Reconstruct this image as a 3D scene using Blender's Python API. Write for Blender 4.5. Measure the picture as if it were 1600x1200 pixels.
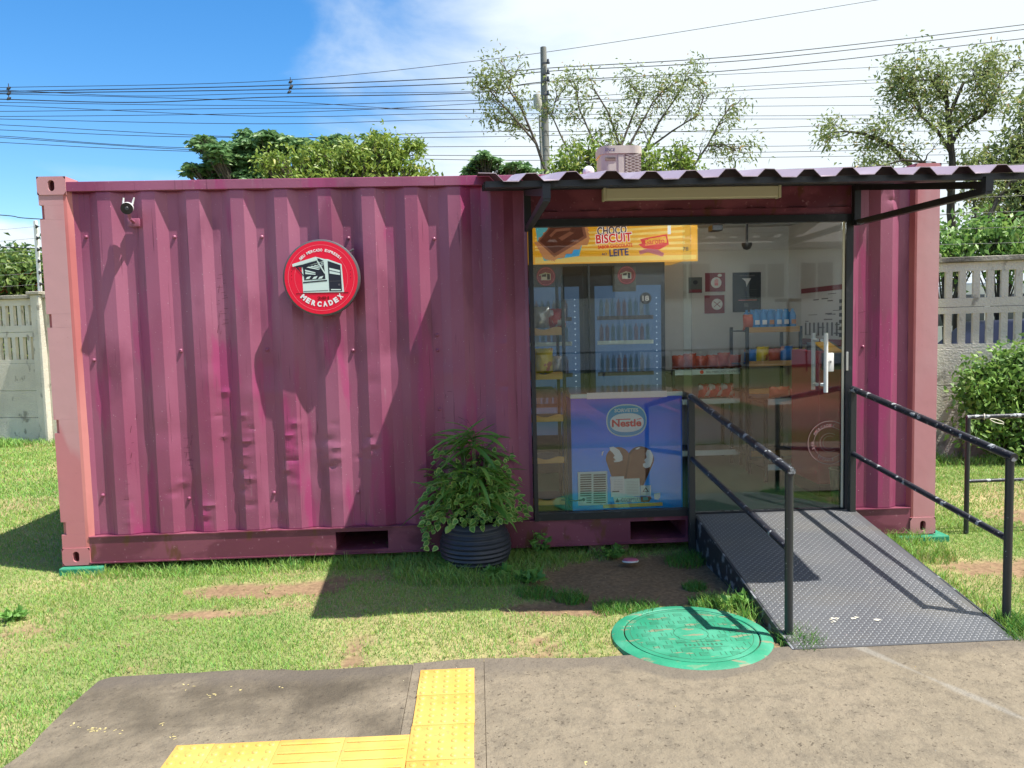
import bpy, bmesh, math, random
import numpy as np
from mathutils import Vector, Matrix
random.seed(7)
rng = np.random.default_rng(7)
scene = bpy.context.scene
for o in list(bpy.data.objects): bpy.data.objects.remove(o)
COL = scene.collection
PI = math.pi

# ---------------------------------------------------------------- camera
CAM = (2.83371, -5.23660, 1.59828)
YAW, PITCH, ROLL, FPX = -0.04503597, -0.07407406, -0.02438087, 1200.0
cy, sy, cp, sp, cr, sr = math.cos(YAW), math.sin(YAW), math.cos(PITCH), math.sin(PITCH), math.cos(ROLL), math.sin(ROLL)
_r = Vector((cy, sy, 0)); _f = Vector((-sy, cy, 0)); _u = Vector((0, 0, 1))
FW = _f*cp + _u*sp; _u2 = _u*cp - _f*sp
RT = _r*cr + _u2*sr; UP = _u2*cr - _r*sr
cam = bpy.data.cameras.new('camera'); camo = bpy.data.objects.new('camera', cam); COL.objects.link(camo)
m = Matrix((RT, UP, -FW)).transposed().to_4x4(); m.translation = Vector(CAM)
camo.matrix_world = m
cam.sensor_width = 36; cam.lens = 36*FPX/1600; cam.clip_start = .05; cam.clip_end = 2000
scene.camera = camo

# ---------------------------------------------------------------- world, sun, exposure
SUN_TO = Vector((.427, -.18, 1)).normalized()
elev = math.asin(SUN_TO.z); azim = math.atan2(SUN_TO.x, SUN_TO.y)   # measured from +Y towards +X
W = bpy.data.worlds.new("World"); scene.world = W; W.use_nodes = True
nt = W.node_tree; nt.nodes.clear()
def wn(t, **k):
    n = nt.nodes.new(t)
    for a, b in k.items(): setattr(n, a, b)
    return n
out = wn('ShaderNodeOutputWorld'); bg = wn('ShaderNodeBackground'); bgc = wn('ShaderNodeBackground'); mixw = wn('ShaderNodeMixShader')
sky = wn('ShaderNodeTexSky', sky_type='NISHITA', sun_disc=False)
sky.sun_elevation = elev; sky.sun_rotation = azim; sky.air_density = 1.0; sky.dust_density = .3; sky.ozone_density = 3.0
hs = wn('ShaderNodeHueSaturation'); hs.inputs['Saturation'].default_value = 1.34; hs.inputs['Value'].default_value = 1.0
nt.links.new(sky.outputs[0], hs.inputs['Color']); nt.links.new(hs.outputs[0], bg.inputs[0]); bg.inputs[1].default_value = .12
bgc.inputs[0].default_value = (.85, .94, 1.0, 1); bgc.inputs[1].default_value = .62
tc = wn('ShaderNodeTexCoord'); sep = wn('ShaderNodeSeparateXYZ'); nt.links.new(tc.outputs['Generated'], sep.inputs[0])
mp = wn('ShaderNodeMapping'); mp.inputs['Scale'].default_value = (1.6, 1.6, 4.2); nt.links.new(tc.outputs['Generated'], mp.inputs[0])
n1 = wn('ShaderNodeTexNoise'); n1.inputs['Scale'].default_value = 2.1; n1.inputs['Detail'].default_value = 7; n1.inputs['Roughness'].default_value = .55
n1.inputs['Distortion'].default_value = .35
nt.links.new(mp.outputs[0], n1.inputs['Vector'])
def mth(op, a, b=None, c=None):
    n = wn('ShaderNodeMath', operation=op)
    for i, v in enumerate((a, b, c)):
        if v is None: continue
        if isinstance(v, (int, float)): n.inputs[i].default_value = v
        else: nt.links.new(v, n.inputs[i])
    return n.outputs[0]
# cover grows towards +X, thins with height on the left; wisps low on the left
t1 = mth('ADD', mth('MULTIPLY', sep.outputs[0], 3.3), .12)
t2 = mth('MULTIPLY', mth('SUBTRACT', n1.outputs[0], .5), 2.1)
t3 = mth('MULTIPLY', mth('SUBTRACT', .33, sep.outputs[2]), .75)
cov = mth('ADD', mth('ADD', t1, t2), mth('ADD', t3, .36))
mr = wn('ShaderNodeMapRange', interpolation_type='SMOOTHSTEP'); mr.inputs['From Min'].default_value = -.05; mr.inputs['From Max'].default_value = .95
nt.links.new(cov, mr.inputs['Value'])
lp = mth('MULTIPLY', mth('SUBTRACT', n1.outputs[0], .40), 9.0)          # the bank of cumulus near the horizon
low = mth('MULTIPLY', mth('MINIMUM', mth('MAXIMUM', lp, 0), 1), mth('MINIMUM', mth('MAXIMUM', mth('MULTIPLY', mth('SUBTRACT', .192, sep.outputs[2]), 14), 0), 1))
cl = mth('MINIMUM', mth('MAXIMUM', mr.outputs[0], low), 1)
nt.links.new(cl, mixw.inputs[0]); nt.links.new(bg.outputs[0], mixw.inputs[1]); nt.links.new(bgc.outputs[0], mixw.inputs[2])
nt.links.new(mixw.outputs[0], out.inputs[0])

sl = bpy.data.lights.new('sun', 'SUN'); sl.energy = 5.0; sl.angle = math.radians(.5); sl.color = (1, .96, .89)
so = bpy.data.objects.new('sun', sl); COL.objects.link(so)
so.rotation_euler = (-SUN_TO).to_track_quat('-Z', 'Y').to_euler(); so.location = (4, -4, 12)
scene.view_settings.view_transform = 'Standard'; scene.view_settings.look = 'None'
scene.view_settings.exposure = .86; scene.view_settings.gamma = 1; scene.view_settings.use_curve_mapping = False
scene.render.engine = 'CYCLES'
scene.cycles.max_bounces = 8; scene.cycles.transparent_max_bounces = 16
scene.render.resolution_x = 1024; scene.render.resolution_y = 768

# ---------------------------------------------------------------- measuring helper: a point of the photograph on a known plane
def at(px, py, axis=1, val=0.0):
    d = FW + RT*((px-800)/FPX) - UP*((py-600)/FPX)
    c = Vector(CAM); return c + d*((val-c[axis])/d[axis])

# ---------------------------------------------------------------- object helpers
def tag(o, label=None, cat=None, group=None, kind=None):
    if label: o['label'] = label
    if cat: o['category'] = cat
    if group: o['group'] = group
    if kind: o['kind'] = kind
    return o
def thing(name, label, cat, loc=(0, 0, 0), group=None, rotz=0):
    o = bpy.data.objects.new(name, None); o.empty_display_size = .1; COL.objects.link(o)
    o.location = loc; o.rotation_euler = (0, 0, rotz)
    return tag(o, label, cat, group)
class MB:
    def __init__(s): s.v = []; s.f = []; s.mi = []; s.sm = []
    def add(s, vs, fs, mi=0, smooth=False):
        b = len(s.v); s.v += [tuple(v) for v in vs]
        for f in fs: s.f.append(tuple(b+i for i in f)); s.mi.append(mi); s.sm.append(smooth)
    def box(s, x0, x1, y0, y1, z0, z1, mi=0, bev=0):
        if x0 > x1: x0, x1 = x1, x0
        if y0 > y1: y0, y1 = y1, y0
        if z0 > z1: z0, z1 = z1, z0
        if bev:
            bm = bmesh.new(); bmesh.ops.create_cube(bm, size=1)
            for v in bm.verts: v.co = Vector(((x0+x1)/2+v.co.x*(x1-x0), (y0+y1)/2+v.co.y*(y1-y0), (z0+z1)/2+v.co.z*(z1-z0)))
            bmesh.ops.bevel(bm, geom=bm.edges[:], offset=bev, segments=2, affect='EDGES', profile=.5)
            s.addbm(bm, mi, False); return
        s.add([(x0, y0, z0), (x1, y0, z0), (x1, y1, z0), (x0, y1, z0), (x0, y0, z1), (x1, y0, z1), (x1, y1, z1), (x0, y1, z1)],
              [(0, 3, 2, 1), (4, 5, 6, 7), (0, 1, 5, 4), (1, 2, 6, 5), (2, 3, 7, 6), (3, 0, 4, 7)], mi)
    def addbm(s, bm, mi=0, smooth=False):
        bm.verts.index_update(); s.add([v.co[:] for v in bm.verts], [[v.index for v in f.verts] for f in bm.faces], mi, smooth); bm.free()
    def tube(s, pts, r, n=10, mi=0, caps=True, smooth=True):
        pts = [Vector(p) for p in pts]; rs = r if isinstance(r, (list, tuple)) else [r]*len(pts)
        rings = []; prev = None
        for i, p in enumerate(pts):
            a = pts[max(i-1, 0)]; b = pts[min(i+1, len(pts)-1)]; t = (b-a)
            if t.length < 1e-9: t = Vector((0, 0, 1))
            t.normalize()
            if prev is None:
                up = Vector((0, 0, 1)) if abs(t.z) < .9 else Vector((1, 0, 0)); x = t.cross(up).normalized()
            else:
                x = (prev - t*prev.dot(t)); x = x.normalized() if x.length > 1e-6 else t.orthogonal().normalized()
            prev = x; y = t.cross(x)
            rings.append([p + (x*math.cos(2*PI*k/n) + y*math.sin(2*PI*k/n))*rs[i] for k in range(n)])
        vs = [v for rg in rings for v in rg]; fs = []
        for i in range(len(pts)-1):
            for k in range(n): fs.append((i*n+k, i*n+(k+1) % n, (i+1)*n+(k+1) % n, (i+1)*n+k))
        s.add(vs, fs, mi, smooth)
        if caps:
            s.add(rings[0], [tuple(range(n))[::-1]], mi); s.add(rings[-1], [tuple(range(n))], mi)
    def cyl(s, c, axis, r, h, n=24, mi=0, r2=None):
        c = Vector(c); a = Vector(axis).normalized(); s.tube([c, c+a*h], [r, r if r2 is None else r2], n, mi)
    def lathe(s, prof, c=(0, 0, 0), n=32, mi=0, smooth=True):
        vs = []; fs = []
        for r, z in prof:
            for k in range(n): vs.append((c[0]+r*math.cos(2*PI*k/n), c[1]+r*math.sin(2*PI*k/n), c[2]+z))
        for i in range(len(prof)-1):
            for k in range(n): fs.append((i*n+k, i*n+(k+1) % n, (i+1)*n+(k+1) % n, (i+1)*n+k))
        s.add(vs, fs, mi, smooth)
    def prism(s, poly, axis, a, b, mi=0):
        """poly in the two other axes, extruded along axis from a to b"""
        def P(q, t):
            q = list(q); q.insert(axis, t); return tuple(q)
        n = len(poly); vs = [P(q, a) for q in poly]+[P(q, b) for q in poly]
        fs = [tuple(range(n)), tuple(range(2*n-1, n-1, -1))]+[(i, i+n, (i+1) % n+n, (i+1) % n) for i in range(n)]
        s.add(vs, fs, mi)
    def build(s, name, mats, parent=None, rel=None, fix=True, sharp=38):
        me = bpy.data.meshes.new(name)
        off = Vector(rel) if rel is not None else (parent.location if parent is not None and parent.type == 'EMPTY' else Vector((0, 0, 0)))
        me.from_pydata([(v[0]-off.x, v[1]-off.y, v[2]-off.z) for v in s.v], [], s.f)
        for mt in (mats if isinstance(mats, (list, tuple)) else [mats]): me.materials.append(mt)
        me.polygons.foreach_set('material_index', s.mi); me.polygons.foreach_set('use_smooth', s.sm)
        if fix:
            bm = bmesh.new(); bm.from_mesh(me); bmesh.ops.recalc_face_normals(bm, faces=bm.faces); bm.to_mesh(me); bm.free()
        me.update()
        o = bpy.data.objects.new(name, me); COL.objects.link(o)
        if parent is not None: o.parent = parent
        if any(s.sm):
            try: me.set_sharp_from_angle(angle=math.radians(sharp))
            except Exception: pass
        return o
def own(mb, name, mats, label, cat, group=None, kind=None, org=None):
    """a top-level mesh whose origin sits at its own base"""
    if org is None:
        a = np.array(mb.v); org = ((a[:, 0].min()+a[:, 0].max())/2, (a[:, 1].min()+a[:, 1].max())/2, a[:, 2].min())
    o = mb.build(name, mats, None, rel=org); o.location = org
    return tag(o, label, cat, group, kind)

# ---------------------------------------------------------------- materials
def mat(name, col, rough=.6, spec=.5, metal=0, bump=None, vary=None, emit=None, coat=0):
    m = bpy.data.materials.new(name); m.use_nodes = True; t = m.node_tree; b = t.nodes['Principled BSDF']
    b.inputs['Base Color'].default_value = (*col, 1); b.inputs['Roughness'].default_value = rough
    b.inputs['Specular IOR Level'].default_value = spec; b.inputs['Metallic'].default_value = metal; b.inputs['Coat Weight'].default_value = coat
    if emit: b.inputs['Emission Color'].default_value = (*emit[0], 1); b.inputs['Emission Strength'].default_value = emit[1]
    L = t.links.new; N = t.nodes.new
    if vary or bump: 
        c = N('ShaderNodeTexCoord')
    if vary:   # list of (scale(vec or num), detail, lo, hi, colour, strength)
        cur = None
        for sc, det, lo, hi, c2, st in vary:
            n = N('ShaderNodeTexNoise'); n.inputs['Detail'].default_value = det; n.inputs['Scale'].default_value = 1
            mp = N('ShaderNodeMapping'); mp.inputs['Scale'].default_value = sc if isinstance(sc, tuple) else (sc, sc, sc)
            mp.inputs['Location'].default_value = (random.uniform(0, 50), random.uniform(0, 50), random.uniform(0, 50))
            L(c.outputs['Object'], mp.inputs[0]); L(mp.outputs[0], n.inputs['Vector'])
            r = N('ShaderNodeMapRange'); r.inputs['From Min'].default_value = lo; r.inputs['From Max'].default_value = hi; r.inputs['To Max'].default_value = st
            L(n.outputs[0], r.inputs['Value'])
            mx = N('ShaderNodeMix'); mx.data_type = 'RGBA'
            if cur is None: mx.inputs[6].default_value = (*col, 1)
            else: L(cur, mx.inputs[6])
            mx.inputs[7].default_value = (*c2, 1); L(r.outputs[0], mx.inputs[0]); cur = mx.outputs[2]
        L(cur, b.inputs['Base Color'])
    if bump:   # list of (scale, detail, distance)
        prev = None
        for sc, det, dist in bump:
            n = N('ShaderNodeTexNoise'); n.inputs['Detail'].default_value = det; n.inputs['Scale'].default_value = 1
            mp = N('ShaderNodeMapping'); mp.inputs['Scale'].default_value = sc if isinstance(sc, tuple) else (sc, sc, sc)
            L(c.outputs['Object'], mp.inputs[0]); L(mp.outputs[0], n.inputs['Vector'])
            bp = N('ShaderNodeBump'); bp.inputs['Strength'].default_value = 1; bp.inputs['Distance'].default_value = dist
            L(n.outputs[0], bp.inputs['Height'])
            if prev: L(prev, bp.inputs['Normal'])
            prev = bp.outputs[0]
        L(prev, b.inputs['Normal'])
    return m
def leafmat(name, c1, c2, c3=None, trans=.35, rough=.45, spec=.4, attr=None):
    m = bpy.data.materials.new(name); m.use_nodes = True; t = m.node_tree; N = t.nodes.new; L = t.links.new
    b = t.nodes['Principled BSDF']; b.inputs['Roughness'].default_value = rough; b.inputs['Specular IOR Level'].default_value = spec
    if attr:
        a = N('ShaderNodeAttribute'); a.attribute_name = attr; colo = a.outputs['Color']
    else:
        g = N('ShaderNodeNewGeometry'); r = N('ShaderNodeValToRGB'); L(g.outputs['Random Per Island'], r.inputs[0])
        e = r.color_ramp.elements; e[0].color = (*c1, 1); e[1].color = (*c2, 1)
        if c3: k = e.new(.93); k.color = (*c2, 1); e[-1].color = (*c3, 1)
        colo = r.outputs[0]
    tr = N('ShaderNodeBsdfTranslucent'); mx = N('ShaderNodeMixShader'); mx.inputs[0].default_value = trans
    L(colo, b.inputs['Base Color']); L(colo, tr.inputs[0]); L(b.outputs[0], mx.inputs[1]); L(tr.outputs[0], mx.inputs[2])
    L(mx.outputs[0], t.nodes['Material Output'].inputs[0])
    return m
MAR = (.245, .048, .108)
M = {}
M['maroon'] = mat('faded_maroon_paint', MAR, .42, .5,
    vary=[((1.3, 1.3, .5), 3, .40, .62, (.35, .12, .195), .8), ((5, 5, 1.0), 4, .56, .62, (.35, .030, .14), .6), ((2.2, 2.2, .9), 5, .56, .64, (.165, .034, .075), .6), ((40, 40, 6), 3, .66, .8, (.34, .18, .23), .5), ((60, 60, 1.6), 4, .645, .70, (.11, .02, .045), .65), (95, 3, .715, .74, (.55, .38, .42), .8)],
    bump=[((2, 2, 2), 2, .006), (60, 3, .0006)])
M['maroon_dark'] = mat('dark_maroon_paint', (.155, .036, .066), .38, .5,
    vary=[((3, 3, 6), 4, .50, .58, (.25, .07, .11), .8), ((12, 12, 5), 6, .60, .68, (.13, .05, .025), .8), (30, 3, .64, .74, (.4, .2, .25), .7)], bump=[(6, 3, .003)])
M['pink'] = mat('sun_bleached_pink_paint', (.50, .225, .24), .55, .4,
    vary=[((2, 2, .7), 4, .42, .6, (.52, .30, .31), .8), ((1.2, 1.2, .35), 5, .55, .58, (.50, .16, .18), .7), (45, 4, .65, .8, (.35, .14, .15), .5)], bump=[(8, 3, .002)])
M['salmon'] = mat('salmon_primer_paint', (.44, .13, .13), .5, .4, vary=[((4, 4, .8), 4, .45, .65, (.56, .22, .21), .8)], bump=[(8, 3, .002)])
M['hole_scratch'] = mat('hole_shade_and_scratch_dark', (.06, .012, .014), .8, .2)  # dark red: painted shade inside the casting holes, also the scratch marks
M['frame'] = mat('black_frame_paint', (.016, .018, .024), .42, .5, vary=[(14, 3, .6, .75, (.06, .06, .07), .6)])
M['pipe'] = mat('chipped_black_pipe_paint', (.020, .022, .030), .35, .5, vary=[((22, 22, 22), 5, .60, .64, (.40, .42, .44), .85), (70, 3, .66, .7, (.2, .16, .13), .9)], bump=[(90, 3, .0008)])
M['pipe2'] = mat('black_post_paint', (.026, .030, .032), .38, .5, vary=[(60, 4, .70, .73, (.4, .4, .4), .8)])
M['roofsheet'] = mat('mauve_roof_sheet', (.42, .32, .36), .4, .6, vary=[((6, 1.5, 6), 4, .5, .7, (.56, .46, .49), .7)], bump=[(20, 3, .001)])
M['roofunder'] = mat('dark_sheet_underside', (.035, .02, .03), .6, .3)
M['cream'] = mat('cream_plastic', (.64, .61, .48), .4, .5)
M['white'] = mat('white_paint', (.78, .78, .76), .4, .5)
M['wallin'] = mat('white_wall_lining', (.66, .67, .65), .6, .3)
M['floorin'] = mat('green_floor', (.03, .13, .07), .35, .5)
M['black'] = mat('black_plastic', (.015, .015, .018), .35, .5)
M['darkgrey'] = mat('dark_grey_plastic', (.045, .05, .062), .4, .5)
M['steel'] = mat('brushed_steel', (.75, .76, .78), .28, .5, .85)
M['tread'] = mat('dark_tread_plate', (.088, .092, .100), .42, .6, .2, vary=[(3, 4, .45, .7, (.125, .128, .134), .8), ((1.2, 4, 1), 5, .5, .68, (.13, .12, .10), .6), (25, 4, .66, .72, (.2, .19, .17), .5)], bump=[(50, 3, .0005)])
M['tread_stud'] = mat('pale_tread_studs', (.25, .255, .265), .36, .6, .35)  # studs coloured paler than the plate around them
M['rampside'] = mat('scuffed_black_skirt', (.03, .033, .04), .5, .4, vary=[((3, 12, 14), 5, .55, .62, (.28, .29, .31), .7)])
M['green'] = mat('green_lid_paint', (.020, .21, .115), .6, .4, vary=[(5, 5, .44, .62, (.06, .29, .18), .9), ((9, 26, 9), 6, .60, .65, (.24, .19, .12), .75), (3, 3, .55, .65, (.02, .28, .15), .6)], bump=[(60, 4, .002)])
M['greenline'] = mat('green_lid_groove_dirt', (.04, .13, .075), .85, .2)
M['dirt'] = mat('groove_dirt', (.05, .035, .022), .95, .1)
M['blockgreen'] = mat('green_concrete_block', (.03, .22, .13), .8, .2, bump=[(40, 4, .004)], vary=[(9, 4, .5, .7, (.1, .26, .17), .8)])
M['brick'] = mat('weathered_brick', (.20, .13, .09), .9, .2, bump=[(40, 4, .004)])
M['yellow'] = mat('yellow_tactile_paint', (.60, .33, .075), .5, .4, vary=[(4, 4, .4, .65, (.62, .42, .12), .9), ((30, 30, 30), 5, .62, .7, (.40, .27, .10), .7), (2.5, 5, .52, .68, (.50, .32, .09), .6)], bump=[(30, 4, .0015)])
M['pot'] = mat('ribbed_dark_pot', (.030, .033, .046), .45, .45, vary=[(8, 4, .5, .7, (.05, .052, .065), .7)])
M['soilpot'] = mat('potting_soil', (.04, .025, .015), .95, .1)
M['ac'] = mat('aged_beige_casing', (.50, .48, .41), .5, .4, vary=[((8, 8, 3), 4, .45, .7, (.34, .32, .29), .7)])
M['acgrille'] = mat('brown_grille', (.20, .16, .12), .7, .3)
M['concpole'] = mat('concrete_pole', (.25, .25, .23), .9, .2, vary=[((3, 3, 1), 4, .4, .7, (.16, .16, .15), .8)])
M['wire'] = mat('wire_black', (.02, .02, .022), .6, .3)
M['bark'] = mat('grey_bark', (.13, .11, .09), .9, .2, vary=[((10, 10, 3), 4, .45, .65, (.06, .05, .04), .8)], bump=[((20, 20, 6), 4, .01)])
M['barkdark'] = mat('dark_bark', (.055, .045, .035), .9, .2, vary=[((10, 10, 3), 4, .45, .65, (.10, .09, .075), .8)], bump=[((20, 20, 6), 4, .01)])
M['fence'] = mat('rough_precast_concrete', (.66, .62, .53), .95, .15, vary=[(2, 5, .42, .65, (.55, .51, .43), .9), ((8, 8, 5), 6, .60, .68, (.20, .18, .15), .7)], bump=[(45, 4, .012)])
M['fencecap'] = mat('weathered_concrete_cap', (.36, .33, .27), .95, .15, vary=[((2, 2, 2), 6, .5, .62, (.13, .12, .10), .9)], bump=[(30, 4, .012)])
M['red'] = mat('red_sign_face', (.80, .004, .035), .35, .5)
M['signrim'] = mat('dark_sign_rim', (.10, .09, .10), .5, .4)
M['ink'] = mat('ink_dark', (.02, .022, .035), .5, .3)
M['mint'] = mat('print_pale_mint', (.62, .74, .70), .5, .3)
M['pw'] = mat('print_white', (.80, .80, .80), .5, .3)
M['pinkline'] = mat('print_pink_line', (.85, .25, .30), .5, .3)
M['blackfade'] = mat('print_dark_red', (.20, .003, .01), .5, .3)
M['ydeep'] = mat('print_yellow', (.82, .42, .012), .4, .4)
M['ylite'] = mat('print_pale_yellow', (.88, .62, .14), .4, .4)
M['choc'] = mat('print_chocolate', (.10, .030, .018), .4, .3)
M['choc2'] = mat('print_light_chocolate', (.23, .085, .05), .4, .3)
M['bisc'] = mat('print_biscuit', (.52, .22, .09), .4, .3)
M['pred'] = mat('print_red', (.65, .02, .015), .4, .3)
M['pteal'] = mat('print_teal', (.10, .38, .42), .4, .3)
M['pnavy'] = mat('print_navy', (.03, .03, .14), .4, .3)
M['psky'] = mat('print_sky_blue', (.05, .32, .62), .4, .3)
M['pink_poster'] = mat('print_maroon', (.26, .035, .055), .6, .3)
M['wood'] = mat('pine_board', (.60, .36, .13), .55, .3, vary=[((2, 2, 30), 4, .45, .65, (.48, .26, .09), .7)])
M['fglass'] = mat('bluish_fridge_glass', (.075, .14, .27), .15, .6, vary=[((3, 3, 1.6), 4, .45, .7, (.12, .20, .33), .8)], emit=((.25, .45, .85), .05))
M['headlit'] = mat('lit_yellow_header', (.82, .40, .02), .4, .4, emit=((.9, .42, .02), .22))
M['headlit2'] = mat('lit_pale_yellow_header', (.88, .60, .14), .4, .4, emit=((.9, .62, .16), .22))
M['led'] = mat('led_spots', (.7, .8, 1), .4, .3, emit=((.7, .85, 1), .7))
M['tube'] = mat('lit_tube', (.9, .9, .8), .4, .3, emit=((.93, .98, 1), 22))
M['silver'] = mat('silver_foil_bag', (.62, .62, .60), .28, .5, .5, vary=[(18, 4, .5, .7, (.35, .3, .28), .7)])
M['bagred'] = mat('red_foil_bag', (.55, .02, .03), .3, .5, vary=[(14, 3, .52, .56, (.7, .65, .62), .9)])
M['bagyellow'] = mat('yellow_foil_bag', (.75, .55, .03), .3, .5, vary=[(14, 3, .58, .62, (.5, .12, .04), .9)])
M['bagblue'] = mat('blue_foil_bag', (.03, .20, .60), .3, .5, vary=[(12, 3, .58, .62, (.75, .30, .10), .8)])
M['bagorange'] = mat('orange_red_bag', (.50, .085, .04), .35, .5, vary=[(16, 4, .52, .58, (.62, .30, .18), .8)])
M['bottle'] = mat('clear_blue_bottle', (.06, .28, .62), .15, .6)
M['mag'] = mat('dark_red_panel', (.42, .02, .045), .3, .5)
M['housewall'] = mat('house_white_render', (.86, .86, .86), .9, .2)
M['houseroof'] = mat('house_roof_tiles', (.20, .17, .15), .9, .2)
M['winglass'] = mat('window_grey_glass', (.10, .11, .10), .3, .5)
M['vanwhite'] = mat('white_car_paint', (.7, .71, .72), .25, .6, coat=.4)
M['carblue'] = mat('blue_car_paint', (.010, .014, .04), .5, .3)
M['tyre'] = mat('tyre_rubber', (.02, .02, .02), .8, .3)
M['carglass'] = mat('car_window_glass', (.03, .04, .05), .08, .8)
M['shoe'] = mat('faded_pink_plastic', (.50, .12, .20), .5, .4)

M['bot1'] = mat('chilled_bottle_dim_red', (.15, .13, .20), .3); M['bot2'] = mat('chilled_bottle_dim_blue', (.09, .19, .32), .3); M['bot3'] = mat('chilled_bottle_pale', (.20, .26, .34), .3); M['bot4'] = mat('chilled_bottle_dim_teal', (.10, .19, .27), .3)
M['frost'] = mat('faded_frost_print', (.34, .20, .20), .7, .2)
def glassmat():
    m = bpy.data.materials.new('clear_door_glass'); m.use_nodes = True; t = m.node_tree; t.nodes.remove(t.nodes['Principled BSDF'])
    N = t.nodes.new; L = t.links.new
    tr = N('ShaderNodeBsdfTransparent'); tr.inputs[0].default_value = (.955, .98, .97, 1)
    gl = N('ShaderNodeBsdfGlossy'); gl.inputs['Roughness'].default_value = 0; gl.inputs[0].default_value = (1, 1, 1, 1)
    fr = N('ShaderNodeFresnel'); fr.inputs[0].default_value = 1.6; mx = N('ShaderNodeMixShader')
    L(fr.outputs[0], mx.inputs[0]); L(tr.outputs[0], mx.inputs[1]); L(gl.outputs[0], mx.inputs[2]); L(mx.outputs[0], t.nodes['Material Output'].inputs[0])
    return m
M['glass'] = glassmat()
def gradmat():
    m = mat('freezer_blue_print', (.02, .1, .5), .3, .5); t = m.node_tree; N = t.nodes.new; L = t.links.new
    c = N('ShaderNodeTexCoord'); s = N('ShaderNodeSeparateXYZ'); r = N('ShaderNodeValToRGB'); mr = N('ShaderNodeMapRange')
    mr.inputs['From Max'].default_value = .85
    L(c.outputs['Object'], s.inputs[0]); L(s.outputs[2], mr.inputs[0]); L(mr.outputs[0], r.inputs[0])
    e = r.color_ramp.elements; e[0].color = (.004, .42, .98, 1); e[1].color = (.035, .07, .66, 1); k = e.new(.55); k.color = (.002, .21, .95, 1)
    L(r.outputs[0], t.nodes['Principled BSDF'].inputs[0]); return m
M['freezer'] = gradmat()
M['leafdark'] = leafmat('dark_green_leaves', (.09, .20, .07), (.20, .33, .13), (0.200, 0.300, 0.100), spec=.5)
M['leaflime'] = leafmat('yellow_green_leaves', (0.140, 0.240, 0.040), (0.300, 0.380, 0.070), (0.420, 0.420, 0.100))
M['leafsparse'] = leafmat('olive_leaves', (.15, .21, .07), (.31, .36, .12), (0.480, 0.300, 0.120), rough=.5)
M['leafbush'] = leafmat('bush_leaves', (.11, .24, .05), (.27, .42, .10), (0.320, 0.380, 0.120))
M['leafhedge'] = leafmat('hedge_leaves', (0.070, 0.150, 0.040), (0.220, 0.300, 0.070), (0.380, 0.420, 0.100))
M['leaffar'] = leafmat('far_tree_leaves', (0.050, 0.110, 0.050), (0.100, 0.180, 0.080))
M['leaflong'] = leafmat('long_lance_leaves', (.10, .24, .04), (.22, .40, .08), (.28, .36, .10), rough=.35, spec=.5)
M['leafvar'] = leafmat('variegated_leaf_margin', (.26, .42, .09), (.50, .66, .20))
M['leafvarin'] = leafmat('variegated_leaf_centre', (.08, .22, .04), (.18, .36, .07))
M['flower'] = leafmat('red_flowers', (.45, .03, .03), (.55, .06, .05))
M['grass'] = leafmat('lawn_grass', None, None, trans=.3, rough=.55, spec=.3, attr='tint')
M['weed'] = leafmat('weed_leaves', (.10, .26, .05), (.22, .42, .09))

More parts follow.
